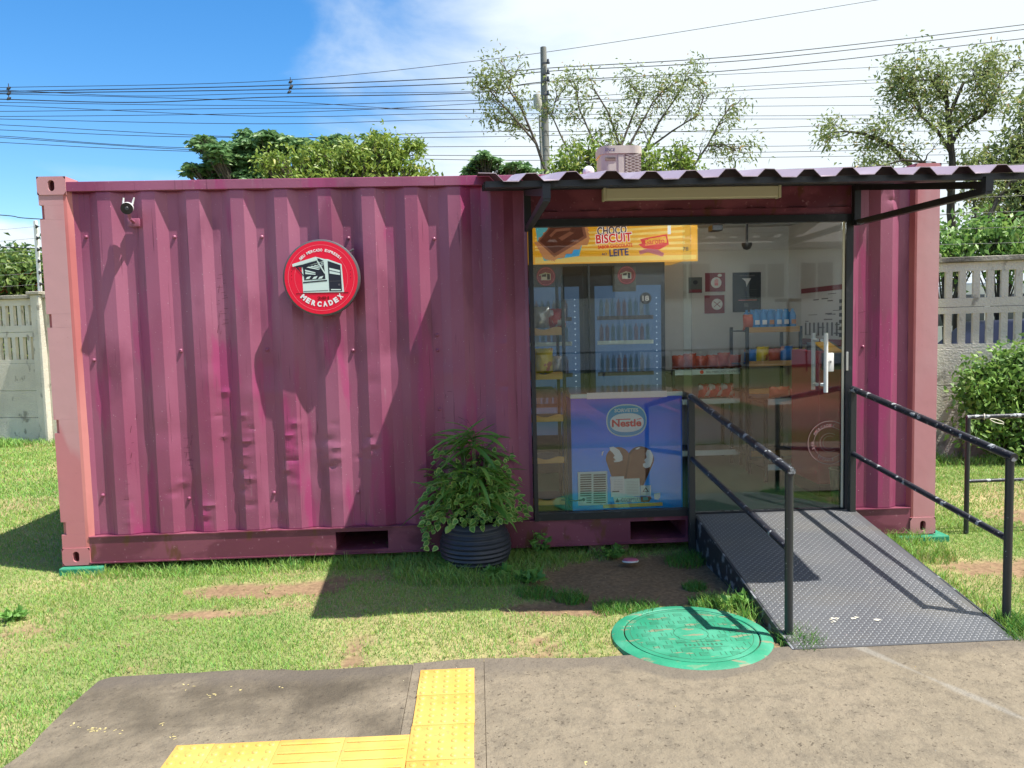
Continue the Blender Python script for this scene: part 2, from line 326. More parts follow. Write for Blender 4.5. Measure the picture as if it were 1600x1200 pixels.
# ---------------------------------------------------------------- 2-D lettering and prints on real surfaces
_tc = {}
def text2d(s, bold=.0):
    k = (s, bold)
    if k in _tc: return _tc[k]
    cu = bpy.data.curves.new('t', 'FONT'); cu.body = s; cu.size = 1; cu.offset = bold; cu.resolution_u = 4
    o = bpy.data.objects.new('t', cu); COL.objects.link(o); dg = bpy.context.evaluated_depsgraph_get(); dg.update()
    me = bpy.data.meshes.new_from_object(o.evaluated_get(dg))
    vs = [(v.co.x, v.co.y) for v in me.vertices]; fs = [tuple(p.vertices) for p in me.polygons]
    bpy.data.objects.remove(o); bpy.data.curves.remove(cu); bpy.data.meshes.remove(me)
    _tc[k] = (vs, fs); return _tc[k]
class Decal:
    """flat print: origin O, axes u (right), v (up), normal n towards the viewer"""
    def __init__(s, O, u=(1, 0, 0), v=(0, 0, 1), n=(0, -1, 0)):
        s.O = Vector(O); s.u = Vector(u).normalized(); s.vv = Vector(v).normalized(); s.n = Vector(n).normalized(); s.mb = MB(); s.mats = []
    def P(s, a, b, h): return s.O + s.u*a + s.vv*b + s.n*h
    def mi(s, m):
        if m not in s.mats: s.mats.append(m)
        return s.mats.index(m)
    def poly(s, pts, m, h=.001): s.mb.add([s.P(a, b, h) for a, b in pts], [tuple(range(len(pts)))], s.mi(m))
    def rect(s, x0, y0, x1, y1, m, h=.001): s.poly([(x0, y0), (x1, y0), (x1, y1), (x0, y1)], m, h)
    def ell(s, cx, cy, rx, ry, m, h=.001, n=40, p=2.0):
        pts = []
        for k in range(n):
            a = 2*PI*k/n; c_, s_ = math.cos(a), math.sin(a)
            pts.append((cx+rx*math.copysign(abs(c_)**(2/p), c_), cy+ry*math.copysign(abs(s_)**(2/p), s_)))
        s.poly(pts, m, h)
    def ring(s, cx, cy, r, w, m, h=.001, n=64, a0=0, a1=2*PI):
        vs = []; fs = []
        for k in range(n+1):
            a = a0+(a1-a0)*k/n
            vs += [s.P(cx+r*math.cos(a), cy+r*math.sin(a), h), s.P(cx+(r+w)*math.cos(a), cy+(r+w)*math.sin(a), h)]
        for k in range(n): fs.append((2*k, 2*k+1, 2*k+3, 2*k+2))
        s.mb.add(vs, fs, s.mi(m))
    def text(s, t, cx, cy, w, hgt, m, h=.0015, bold=.02, rot=0, shear=0):
        vs, fs = text2d(t, bold)
        if not vs: return
        x0 = min(v[0] for v in vs); x1 = max(v[0] for v in vs); y0 = min(v[1] for v in vs); y1 = max(v[1] for v in vs)
        sx = w/max(x1-x0, 1e-6); sy_ = hgt/max(y1-y0, 1e-6); c_, s_ = math.cos(rot), math.sin(rot); o = []
        for a, b in vs:
            a = (a-(x0+x1)/2)*sx; b = (b-(y0+y1)/2)*sy_; a += shear*b
            o.append(s.P(cx+a*c_-b*s_, cy+a*s_+b*c_, h))
        s.mb.add(o, fs, s.mi(m))
    def arc(s, t, r, a_mid, span, size, m, h=.0015, bold=.03, top=True, cx=0, cy=0):
        n = len(t)
        for i, ch in enumerate(t):
            if ch == ' ': continue
            f = (i+.5)/n-.5; a = a_mid - f*span if top else a_mid + f*span
            rot = a-PI/2 if top else a+PI/2
            w = size*(.8 if ch not in 'I!' else .3)
            if ch in 'MW': w = size*.95
            s.text(ch, cx+r*math.cos(a), cy+r*math.sin(a), w, size, m, h, bold, rot)
    def build(s, name, parent=None): return s.mb.build(name, s.mats, parent, fix=False)

# ================================================================ THE SETTING
def vnoise(x, y, sc, seed=0):
    x = np.asarray(x, float)*sc; y = np.asarray(y, float)*sc
    xi = np.floor(x).astype(np.int64); yi = np.floor(y).astype(np.int64); xf = x-xi; yf = y-yi
    def hsh(a, b):
        h = (a*374761393 + b*668265263 + seed*974711) & 0x7fffffff; h = ((h ^ (h >> 13))*1274126177) & 0x7fffffff
        return ((h ^ (h >> 16)) & 0xffff)/65535.
    u = xf*xf*(3-2*xf); v = yf*yf*(3-2*yf)
    return (hsh(xi, yi)*(1-u)+hsh(xi+1, yi)*u)*(1-v)+(hsh(xi, yi+1)*(1-u)+hsh(xi+1, yi+1)*u)*v
def fbm(x, y, sc, seed=0, o=4):
    r = 0; a = .5; t = 0
    for k in range(o): r = r + a*vnoise(x, y, sc*2**k, seed+k*17); t += a; a *= .5
    return r/t
SOIL = [(1.45, -.48, .52, .15, .95), (1.20, -.86, .45, .07, .7), (.35, -.62, .5, .08, .35), (.25, -1.05, .45, .12, .4), (3.88, -.56, .66, .48, 1.5), (4.15, -.2, .3, .2, 1.2), (3.45, -1.0, .45, .12, .9), (3.3, -.55, .2, .1, .6),
        (2.05, -.35, .22, .08, .6), (3.2, -1.45, .3, .08, .3), (-1.0, -.25, .8, .2, .35), (6.3, -.62, .7, .2, .8), (5.9, -.25, .4, .12, .5), (4.35, -1.0, .12, .35, .5),
        (6.9, -1.1, .7, .2, .8), (7.5, .6, .9, .3, .5), (8.6, 3.0, .9, .25, .9), (4.0, -1.52, .5, .40, .6), (6.1, -1.35, .35, .15, .4), (2.9, -1.6, 1.0, .03, .3), (1.7, -.62, .3, .3, .35)]
def soilmask(x, y):
    m = np.zeros_like(np.asarray(x, float)); n = fbm(x, y, 3.2, 5, 5)+.30*(vnoise(x, y, 24, 61)-.5)+.2*(vnoise(x, y, 60, 62)-.5)
    for cx, cy_, rx, ry, s in SOIL:
        d = ((x-cx)/rx)**2+((y-cy_)/ry)**2
        m = np.maximum(m, s*np.clip(1.25-d*.75, 0, 1))
    m = np.clip((m - .30 + (n-.5)*1.5)*2.4, 0, 1)
    g = np.clip((fbm(x, y, 1.3, 31, 5)-.60)*5, 0, .4)
    return np.maximum(m, g)
def dry(x, y): return np.clip((fbm(x, y, .9, 77, 5)-.36)*3.0 + np.clip(-(x-.5), 0, 1)*.15, 0, 1)
def axis_pts(lo, hi, fine_lo, fine_hi, step):
    a = list(np.arange(fine_lo, fine_hi, step)); s = step; p = fine_lo; left = []
    while p > lo: s *= 1.35; p -= s; left.append(p)
    s = step; p = a[-1]; right = []
    while p < hi: s *= 1.35; p += s; right.append(p)
    return np.array(left[::-1]+a+right)
XS = axis_pts(-400, 400, -4, 9, .035); YS = axis_pts(-300, 600, -2.8, 3.0, .035)
GX, GY = np.meshgrid(XS, YS)
def gheight(x, y):
    near = np.clip(1.5-np.abs(y+.5)/6, 0, 1)
    z = (fbm(x, y, 1.1, 3, 4)-.5)*.035*near
    flat = np.clip(1-np.clip(-1.60-y, 0, .15)/.15, 0, 1)       # lies below the path there
    z = z*flat - .03*(1-flat)
    return z - .012*soilmask(x, y)*near
GZ = gheight(GX, GY)
ny, nx = GX.shape
co = np.stack([GX, GY, GZ], -1).reshape(-1, 3)
idx = np.arange(ny*nx).reshape(ny, nx)
fc = np.stack([idx[:-1, :-1], idx[:-1, 1:], idx[1:, 1:], idx[1:, :-1]], -1).reshape(-1, 4)
def npmesh(name, co, faces, material, k=None):
    me = bpy.data.meshes.new(name); k = faces.shape[1]
    me.vertices.add(len(co)); me.vertices.foreach_set('co', co.astype(np.float32).ravel())
    me.loops.add(faces.size); me.loops.foreach_set('vertex_index', faces.astype(np.int32).ravel())
    me.polygons.add(len(faces)); me.polygons.foreach_set('loop_start', np.arange(0, faces.size, k, dtype=np.int32))
    me.update(calc_edges=True); me.materials.append(material)
    return me
s_ = soilmask(GX, GY); d_ = dry(GX, GY)
lawn = np.array([.19, .22, .08]); straw = np.array([.36, .31, .15]); earth = np.array([.225, .150, .090])
colr = lawn*(1-d_[..., None])+straw*d_[..., None]
tone = .8+.4*fbm(GX, GY, 2.2, 9, 5)[..., None]
colr = colr*(1-s_[..., None])+earth*tone*s_[..., None]
# what lies behind the viewpoint: a verge, a dirt lane, another verge, then grass up to a railing
nb = (fbm(GX, GY, .5, 55, 4)-.5)*1.2; yb = GY+nb
bandc = np.where(((yb < -5.3) & (yb > -7.6))[..., None], np.array([.15, .115, .085]), np.where(((yb < -9.4) & (yb > -12.8))[..., None], np.array([.27, .14, .085]), np.array([.075, .10, .03])))
colr = np.where((GY < -4.4)[..., None], bandc, colr)
colr = np.where((GY > 14)[..., None], np.array([.06, .10, .03]), colr)
gme = npmesh('ground', co, fc, None)
gme.materials.clear()
ca = gme.color_attributes.new('tint', 'FLOAT_COLOR', 'POINT'); ca.data.foreach_set('color', np.concatenate([colr.reshape(-1, 3), np.ones((ny*nx, 1))], 1).astype(np.float32).ravel())
gm = mat('lawn_soil', (.1, .1, .05), .95, .1, bump=[(18, 5, .010), (120, 4, .002)]); t = gm.node_tree
a_ = t.nodes.new('ShaderNodeAttribute'); a_.attribute_name = 'tint'; nn = t.nodes.new('ShaderNodeTexNoise'); nn.inputs['Scale'].default_value = 45; nn.inputs['Detail'].default_value = 6
tcn = t.nodes.new('ShaderNodeTexCoord'); t.links.new(tcn.outputs['Object'], nn.inputs['Vector'])
mm = t.nodes.new('ShaderNodeMapRange'); mm.inputs['To Min'].default_value = .72; mm.inputs['To Max'].default_value = 1.25; mm.inputs['From Min'].default_value = .3; mm.inputs['From Max'].default_value = .7
t.links.new(nn.outputs[0], mm.inputs[0]); vm = t.nodes.new('ShaderNodeVectorMath'); vm.operation = 'SCALE'
t.links.new(a_.outputs['Color'], vm.inputs[0]); t.links.new(mm.outputs[0], vm.inputs['Scale']); t.links.new(vm.outputs[0], t.nodes['Principled BSDF'].inputs['Base Color'])
gme.materials.append(gm); gme.polygons.foreach_set('use_smooth', [True]*len(gme.polygons))
go = bpy.data.objects.new('ground', gme); COL.objects.link(go); tag(go, 'lawn ground with bare patches of brown earth', kind='structure')

# concrete path -------------------------------------------------
def pathmat():
    m = mat('worn_concrete', (.3, .25, .19), .85, .25); t = m.node_tree; N = t.nodes.new; L = t.links.new; b = t.nodes['Principled BSDF']
    c = N('ShaderNodeTexCoord')
    def noise(sc, det, rough=.6, dist=0):
        n = N('ShaderNodeTexNoise'); n.inputs['Scale'].default_value = 1; n.inputs['Detail'].default_value = det; n.inputs['Roughness'].default_value = rough; n.inputs['Distortion'].default_value = dist
        mp = N('ShaderNodeMapping'); mp.inputs['Scale'].default_value = sc if isinstance(sc, tuple) else (sc,)*3
        L(c.outputs['Object'], mp.inputs[0]); L(mp.outputs[0], n.inputs['Vector']); return n.outputs[0]
    def rng_(v, lo, hi, to=1):
        r = N('ShaderNodeMapRange'); r.inputs['From Min'].default_value = lo; r.inputs['From Max'].default_value = hi; r.inputs['To Max'].default_value = to; L(v, r.inputs[0]); return r.outputs[0]
    cur = None
    def mix(f, c2):
        nonlocal cur
        x = N('ShaderNodeMix'); x.data_type = 'RGBA'
        if cur is None: x.inputs[6].default_value = (.212, .176, .125, 1)
        else: L(cur, x.inputs[6])
        x.inputs[7].default_value = (*c2, 1); L(f, x.inputs[0]); cur = x.outputs[2]
    def math_(op, a, bb):
        n = N('ShaderNodeMath'); n.operation = op
        for i, v in enumerate((a, bb)):
            if isinstance(v, (int, float)): n.inputs[i].default_value = v
            else: L(v, n.inputs[i])
        return n.outputs[0]
    sp = N('ShaderNodeSeparateXYZ'); L(c.outputs['Object'], sp.inputs[0]); X, Y = sp.outputs[0], sp.outputs[1]
    mix(rng_(noise(2.2, 5), .42, .66), (.24, .198, .142))
    mix(rng_(noise(9, 6, .7), .47, .64, .8), (.150, .125, .092))
    mix(rng_(noise(28, 6, .75), .52, .66, .7), (.25, .212, .152))
    mix(rng_(noise(48, 4, .7), .60, .66, .85), (.07, .055, .04))
    # damp, darker grey zone on the left bay and along the lawn edge (an own-shaped stain)
    nz = noise(2.6, 5)
    leftbay = math_('MULTIPLY', rng_(math_('SUBTRACT', 2.50, X), 0, .02), rng_(math_('ADD', math_('MULTIPLY', math_('SUBTRACT', nz, .5), 2.6), math_('SUBTRACT', Y, -2.02)), -.45, .35))
    mix(math_('MULTIPLY', leftbay, .92), (.078, .064, .046))
    edge = rng_(math_('ADD', math_('MULTIPLY', math_('SUBTRACT', nz, .5), .35), math_('ADD', Y, 1.80)), -.03, .05)
    mix(math_('MULTIPLY', edge, .6), (.13, .11, .09))
    # dark damp collar round the lid
    dx = math_('SUBTRACT', X, 3.885); dy = math_('ADD', Y, 1.47); d = math_('SQRT', math_('ADD', math_('MULTIPLY', dx, dx), math_('MULTIPLY', dy, dy)), 0)
    mix(math_('MULTIPLY', rng_(math_('SUBTRACT', math_('ADD', .50, math_('MULTIPLY', math_('SUBTRACT', nz, .5), .25)), d), 0, .03), .7), (.14, .12, .095))
    # pale repaired seam running to the lower right
    sm_ = math_('ABSOLUTE', math_('ADD', math_('SUBTRACT', X, 4.66), math_('MULTIPLY', math_('ADD', Y, 1.72), .42)), 0)
    mix(math_('MULTIPLY', rng_(math_('SUBTRACT', math_('ADD', .03, math_('MULTIPLY', math_('SUBTRACT', nz, .5), .12)), sm_), 0, .02), .6), (.27, .25, .215))
    L(cur, b.inputs['Base Color'])
    bp = N('ShaderNodeBump'); bp.inputs['Distance'].default_value = .008; L(noise(60, 5, .7), bp.inputs['Height'])
    bp2 = N('ShaderNodeBump'); bp2.inputs['Distance'].default_value = .02; L(noise(8, 4), bp2.inputs['Height']); L(bp.outputs[0], bp2.inputs['Normal'])
    L(bp2.outputs[0], b.inputs['Normal'])
    return m
M['path'] = pathmat()
px_ = np.linspace(1.03, 14, 260)
pb = []
for x in px_: pb.append((x, -1.66+.018*math.sin(x*5.1)+.02*(vnoise(x, 0, 6, 3)-.5)+.015*(vnoise(x, 0, 25, 4)-.5)))
# bays separated by thin joints
def bay(x0, x1, name_mb):
    top = [p for p in pb if x0 < p[0] < x1]; top = [(x0, top[0][1])]+top+[(x1, top[-1][1])]
    poly = top+[(x1, -4.5), (x0, -4.5)]
    if x0 < 1.1:
        lf = [(1.035+.03*(vnoise(0, yy, 7, 8)-.5), yy) for yy in np.linspace(-4.5, -1.70, 90)]
        poly = top[1:]+[(x1, -4.5)]+[tuple(p) for p in lf]
    name_mb.prism(poly, 2, -.04, .0085)
mb = MB(); bay(1.03, 2.490, mb); bay(2.4925, 2.827, mb); bay(2.8295, 14, mb)
po = mb.build('path', M['path']); tag(po, 'worn brown concrete path along the bottom', kind='structure')
mb = MB(); mb.box(2.40, 2.95, -4.5, -1.70, -.04, .0055); po2 = mb.build('path_joint', M['dirt']); tag(po2, kind='structure')

# ---------------------------------------------------------------- grass
def blades(pts, h, w, lean, tint):
    n = len(pts); ang = rng.uniform(0, 2*PI, n); la = rng.uniform(0, 2*PI, n)
    wx = np.cos(ang)*w; wy = np.sin(ang)*w
    b0 = pts.copy(); b0[:, 0] -= wx; b0[:, 1] -= wy; b1 = pts.copy(); b1[:, 0] += wx; b1[:, 1] += wy
    mx = pts.copy(); mx[:, 0] += np.cos(la)*lean*.35; mx[:, 1] += np.sin(la)*lean*.35; mx[:, 2] += h*.6
    m0 = mx.copy(); m0[:, 0] -= wx*.7; m0[:, 1] -= wy*.7; m1 = mx.copy(); m1[:, 0] += wx*.7; m1[:, 1] += wy*.7
    tp = pts.copy(); tp[:, 0] += np.cos(la)*lean; tp[:, 1] += np.sin(la)*lean; tp[:, 2] += h
    v = np.stack([b0, b1, m1, m0, tp], 1).reshape(-1, 3); i = np.arange(n)[:, None]*5
    tri = np.concatenate([i+[0, 1, 2], i+[0, 2, 3], i+[3, 2, 4]], 1).reshape(-1, 3)
    c = np.repeat(np.concatenate([tint, np.ones((n, 1))], 1), 5, 0)
    return v, tri, c
GV = []; GF = []; GC = []; goff = 0
def addgrass(v, f, c):
    global goff
    GV.append(v); GF.append(f+goff); GC.append(c); goff += len(v)
def scatter(x0, x1, y0, y1, dens, hh, wd, keep=None, tall=1.0):
    n = int((x1-x0)*(y1-y0)*dens); x = rng.uniform(x0, x1, n); y = rng.uniform(y0, y1, n)
    s = soilmask(x, y); k = rng.random(n) > s*1.02
    k &= ~((x > 1.03+.02*(vnoise(x*0, y, 7, 8)-.5)) & (y < -1.662+.035*(vnoise(x, y*0, 9, 2)-.5)))
    k &= ~((x > .1) & (x < 6.0) & (y > .25) & (y < 2.4))
    k &= ((x-3.885)**2+(y+1.47)**2) > .408**2
    k &= ~((x > 4.33) & (x < 5.44) & (y > -1.69))|(y > .2)
    k &= ((x-2.78)**2+(y+.16)**2) > .17**2
    if keep is not None: k &= keep(x, y)
    x = x[k]; y = y[k]; n = len(x)
    if n == 0: return
    dr = dry(x, y); r = rng.random(n); isdry = r < dr*.46
    g = np.stack([rng.uniform(.20, .33, n), rng.uniform(.36, .48, n), rng.uniform(.06, .13, n)], 1)
    lush = np.clip((fbm(x, y, 1.8, 21, 3)-.5)*3, 0, 1)[:, None]; g = g*(1-lush*.35)+np.array([.10, .30, .06])*lush*.35
    st = np.stack([rng.uniform(.45, .62, n), rng.uniform(.40, .50, n), rng.uniform(.18, .28, n)], 1)
    tint = np.where(isdry[:, None], st, g)
    h = hh*rng.uniform(.5, 1.3, n)*(1-.45*isdry)*(.75+.5*vnoise(x, y, 3, 13)); h *= tall
    z = gheight(x, y)
    addgrass(*blades(np.stack([x, y, z-.003], 1), h, wd*rng.uniform(.7, 1.3, n), h*rng.uniform(.3, 1.1, n), tint))
scatter(-2.2, 8.8, -1.75, .3, 13000, .022, .0018)
scatter(-.9, 1.06, -2.9, -1.75, 17000, .026, .0018)
scatter(-3.2, .1, .3, 2.5, 7000, .030, .0028); scatter(6.0, 9.6, .3, 3.4, 7000, .030, .0028)
scatter(-5.5, .1, 2.5, 6.8, 3000, .035, .0045); scatter(8.8, 11, -1.7, 3, 3000, .03, .004)
# longer fringe under the container, round the pot, beside the ramp and at the lid
scatter(.05, 3.9, -.16, .25, 8000, .055, .0024, lambda x, y: vnoise(x, y, 6, 44) > .25); scatter(.2, 3.3, -.05, .25, 3000, .075, .0026, lambda x, y: vnoise(x, y, 4, 41) > .55)
scatter(2.25, 3.45, -.62, .05, 9000, .070, .0026, lambda x, y: ((x-2.8)/.6)**2+((y+.25)/.36)**2 < 1)
scatter(4.05, 4.36, -1.68, -.95, 9000, .075, .003, lambda x, y: vnoise(x, y, 7, 4) > .3)
scatter(5.44, 5.95, -.5, .25, 8000, .085, .003, lambda x, y: vnoise(x, y, 5, 4) > .3); scatter(5.44, 5.66, -1.66, -.4, 6000, .05, .003)
scatter(3.1, 3.7, -.42, -.05, 6000, .06, .0026, lambda x, y: vnoise(x, y, 5, 9) > .4)
scatter(-5.5, -2.8, 6.3, 6.9, 2500, .11, .006); scatter(7.5, 9.6, 2.6, 3.6, 2500, .10, .006)
for cx, cyy, rr, hh in [(4.40, -1.55, .10, .06), (4.42, -1.62, .09, .05), (3.35, -.83, .10, .05), (3.15, -.75, .12, .05), (3.7, -1.05, .12, .05), (4.12, -.72, .07, .04), (5.56, -1.55, .10, .07), (5.50, -1.66, .08, .05), (3.55, -1.02, .10, .05), (4.2, -.22, .14, .07), (4.10, -1.0, .1, .05), (1.6, .1, .2, .08)]:
    n = 420; a = rng.uniform(0, 2*PI, n); q = rr*np.sqrt(rng.random(n)); x = cx+q*np.cos(a); y = cyy+q*np.sin(a)
    g = np.stack([rng.uniform(.07, .17, n), rng.uniform(.20, .32, n), rng.uniform(.03, .07, n)], 1); h = hh*rng.uniform(.5, 1.3, n)
    addgrass(*blades(np.stack([x, y, gheight(x, y)-.003], 1), h, .0024*rng.uniform(.7, 1.3, n), h*rng.uniform(.3, 1, n), g))
gm_ = npmesh('grass', np.concatenate(GV), np.concatenate(GF), M['grass'])
c_ = gm_.color_attributes.new('tint', 'FLOAT_COLOR', 'POINT'); c_.data.foreach_set('color', np.concatenate(GC).astype(np.float32).ravel())
gro = bpy.data.objects.new('grass', gm_); COL.objects.link(gro); tag(gro, 'short patchy green and straw coloured lawn grass', 'grass', kind='stuff')

# ================================================================ THE CONTAINER
L_, H_, Z0, D_ = 6.058, 2.591, .06, 2.438; ZT = Z0+H_
ct = thing('container_shop', 'dark red shipping container converted into a small glass fronted shop', 'container', (3.03, 1.2, Z0))
def oval_plate(mb, x0, x1, z0, z1, cx, cz, rx, rz, y, mi=0, depth=.03):
    """front plate in the plane y with an upright slot hole and its side walls"""
    n = 24; ov = []; bx = []
    for k in range(n):
        a = 2*PI*(k+.5)/n; c0, s0 = math.cos(a), math.sin(a)
        zz = s0*rx + math.copysign(max(rz-rx, 0), s0)
        ov.append((cx+rx*c0, cz+zz))
        t = min(((x1-x0)/2)/max(abs(c0), 1e-6), ((z1-z0)/2)/max(abs(s0), 1e-6)); bx.append(((x0+x1)/2+c0*t, (z0+z1)/2+s0*t))
    vs = [(a, y, b) for a, b in ov]+[(a, y, b) for a, b in bx]+[(a, y+depth, b) for a, b in ov]
    fs = [(k, (k+1) % n, n+(k+1) % n, n+k) for k in range(n)]+[(k, 2*n+k, 2*n+(k+1) % n, (k+1) % n) for k in range(n)]
    # corners
    base = len(vs); cs = [(x1, z1), (x0, z1), (x0, z0), (x1, z0)]
    for i, (a, b) in enumerate(cs):
        vs.append((a, y, b)); q = [n//4*i+n//8-1, n//4*i+n//8]; fs.append((n+q[0], n+q[1], base+i))
    mb.add(vs, fs, mi)
def casting(x0, x1, z0, z1, y0, y1, matl):
    mb = MB(); oval_plate(mb, x0, x1, z0, z1, (x0+x1)/2, (z0+z1)/2, .021, .036, y0)
    mb.box(x0, x1, y0+.0005, y0+.002, z1-.002, z1); mb.box(x0, x1, y1-.004, y1, z0, z1)
    mb.add([(x0, y0, z0), (x0, y1, z0), (x0, y1, z1), (x0, y0, z1), (x1, y0, z0), (x1, y1, z0), (x1, y1, z1), (x1, y0, z1)], [(0, 1, 2, 3), (4, 7, 6, 5), (3, 2, 6, 7), (0, 4, 5, 1)])
    mb.box(x0+.01, x1-.01, y0+.03, y0+.035, z0+.01, z1-.01, 1)  # dark plate stands in for the shade inside the hole
    o = mb.build('corner_casting', [matl, M['hole_scratch']], ct, fix=False)
    return o
for (x0, x1) in ((0, .178), (L_-.178, L_)):
    casting(x0-.003, x1+.003, Z0, Z0+.118, -.006, .16, M['pink']); casting(x0-.003, x1+.003, ZT-.118, ZT, -.006, .16, M['pink'])
    casting(x0-.003, x1+.003, Z0, Z0+.118, D_-.16, D_, M['pink']); casting(x0-.003, x1+.003, ZT-.118, ZT, D_-.16, D_, M['pink'])
def post(x0, x1, notches, left=True):
    mb = MB(); zs = [Z0+.118]
    for a, b in notches: zs += [a, b]
    zs.append(ZT-.118)
    for i in range(len(zs)-1):
        if i % 2 == 0: mb.box(x0, x1, 0, .05, zs[i]+.0005, zs[i+1]-.0005)
        else:
            mb.box(x0+.032, x1, 0, .05, zs[i], zs[i+1]); mb.box(x0+.001, x0+.032, .030, .05, zs[i], zs[i+1], 1)
    return mb
NOT = [(at(60, 343)[2], at(60, 321)[2]), (at(75, 512)[2], at(75, 491)[2]), (at(90, 677)[2], at(90, 656)[2]), (at(100, 836)[2], at(100, 816)[2])]
NOT = sorted(NOT)
post(0, .158, NOT).build('corner_post', [M['pink'], M['salmon']], ct)
mb = MB(); mb.prism([(.158, .0), (.176, .004), (.225, .052), (.225, .06), (.158, .05)], 2, Z0+.118, ZT-.06); mb.build('post_return', M['salmon'], ct)
mb = MB(); mb.box(L_-.158, L_, 0, .05, Z0+.118, ZT-.118); mb.build('corner_post', M['pink'], ct)
mb = MB(); mb.prism([(L_-.158, .0), (L_-.172, .004), (L_-.19, .05), (L_-.158, .05)], 2, Z0+.118, ZT-.06); mb.build('post_return', M['salmon'], ct)
for xx in (0, L_-.16):
    mb = MB(); mb.box(xx, xx+.16, D_-.05, D_-.002, Z0+.12, ZT-.12); mb.build('corner_post', M['pink'], ct)
# corrugated side --------------------------------------------------
PITCH_C = .2875
def prof(x, phase):
    """0 = inner flat, 1 = outer flat ; inner flats centred on phase + n*pitch"""
    t = ((x-phase)/PITCH_C) % 1.0; t = min(t, 1-t)*PITCH_C     # distance to an inner flat centre
    a, b = .035, .035+.066
    if t <= a: return 0.
    if t >= b: return 1.
    return (t-a)/(b-a)
DENTS = []
_d = random.Random(3)
for (px, ya, yb2, k) in [(385, 640, 800, 8), (455, 650, 770, 6), (520, 660, 740, 5), (580, 680, 725, 4), (452, 690, 760, 4), (322, 790, 815, 3), (500, 700, 720, 2), (276, 745, 775, 2), (1398, 285, 330, 3), (345, 600, 700, 3), (565, 700, 722, 2), (200, 770, 830, 2), (790, 500, 640, 2)]:
    for i in range(k):
        p = at(px+_d.uniform(-7, 7), ya+(yb2-ya)*(i+.5)/k+_d.uniform(-5, 5))
        DENTS.append((p.x, p.z, _d.uniform(.018, .04), _d.uniform(.010, .022), _d.choice((-1, 1))*_d.uniform(.003, .010)))
for i in range(26):
    DENTS.append((_d.uniform(.3, 3.1), _d.uniform(.35, 1.5), _d.uniform(.05, .16), _d.uniform(.03, .09), _d.choice((-1, 1))*_d.uniform(.002, .006)))
def corr(x0, x1, z0, z1, phase, yout=.010, depth=.036, rows=.016, dents=True, sub=4):
    bp = {x0, x1}
    n0 = int((x0-phase)/PITCH_C)-1
    for n in range(n0, n0+30):
        c = phase+n*PITCH_C
        for q in (-.101, -.035, .035, .101):
            if x0 < c+q < x1: bp.add(c+q)
    bp = sorted(bp); xs = []
    for a, b in zip(bp, bp[1:]): xs += list(np.linspace(a, b, sub+1)[:-1])
    xs.append(x1); zs = np.linspace(z0, z1, max(2, int((z1-z0)/rows)+1))
    X, Z = np.meshgrid(np.array(xs), zs); Y = np.array([yout+depth*(1-prof(x, phase)) for x in xs])[None, :].repeat(len(zs), 0)
    Y = Y + (fbm(X, Z, 2.2, 12, 3)-.5)*.004
    if dents:
        for dx, dz, rx, rz, am in DENTS: Y = Y + am*np.exp(-((X-dx)/rx)**2-((Z-dz)/rz)**2)
    mb = MB(); nx_ = len(xs); nz = len(zs)
    mb.v = [(float(X[i, j]), float(Y[i, j]), float(Z[i, j])) for i in range(nz) for j in range(nx_)]
    for i in range(nz-1):
        for j in range(nx_-1):
            mb.f.append((i*nx_+j, i*nx_+j+1, (i+1)*nx_+j+1, (i+1)*nx_+j)); mb.mi.append(0); mb.sm.append(True)
    return mb
def wallobj(mb, name='corrugated_wall'):
    o = mb.build(name, M['maroon'], ct, fix=False, sharp=17); so_ = o.modifiers.new('thick', 'SOLIDIFY'); so_.thickness = .002; so_.offset = -1
    return o
wallobj(corr(.18, 3.20, .245, 2.553, .267))
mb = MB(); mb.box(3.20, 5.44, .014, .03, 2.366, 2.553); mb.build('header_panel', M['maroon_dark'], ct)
for k in range(8):
    xk = 3.335+k*PITCH_C; mb = MB(); mb.prism([(.013, 2.374), (-.006, 2.3675), (.0135, 2.3675)], 0, xk-.065, xk+.065); mb.build('pressed_ledge', M['maroon_dark'], ct)
wallobj(corr(5.44, 5.895, .245, 2.553, 5.545, sub=4))
mb = MB(); mb.box(3.185, 5.455, .008, .05, 2.318, 2.366); mb.build('door_lintel', M['maroon_dark'], ct)
# rivets
mb = MB()
RV = [(px, py) for px, py in [(131, 369), (268, 369), (403, 369), (539, 371), (679, 372), (275, 548), (412, 547), (542, 548), (668, 548), (142, 563), (157, 776), (291, 781), (425, 772), (553, 771), (280, 549), (697, 640), (694, 765), (670, 524)]]
for px, py in RV:
    p = at(px, py); xk = .267+round((p.x-.267)/PITCH_C)*PITCH_C
    q = (xk, .047, p.z)
    mb = MB(); mb.tube([(xk, .050, p.z), (xk, .040, p.z), (xk, .034, p.z)], [.013, .012, .005], 10); mb.build('rivet', M['maroon'], ct)
for pz in (1.40, .60): mb = MB(); mb.tube([(5.545, .050, pz), (5.545, .040, pz), (5.545, .034, pz)], [.013, .012, .005], 10); mb.build('rivet', M['maroon'], ct)
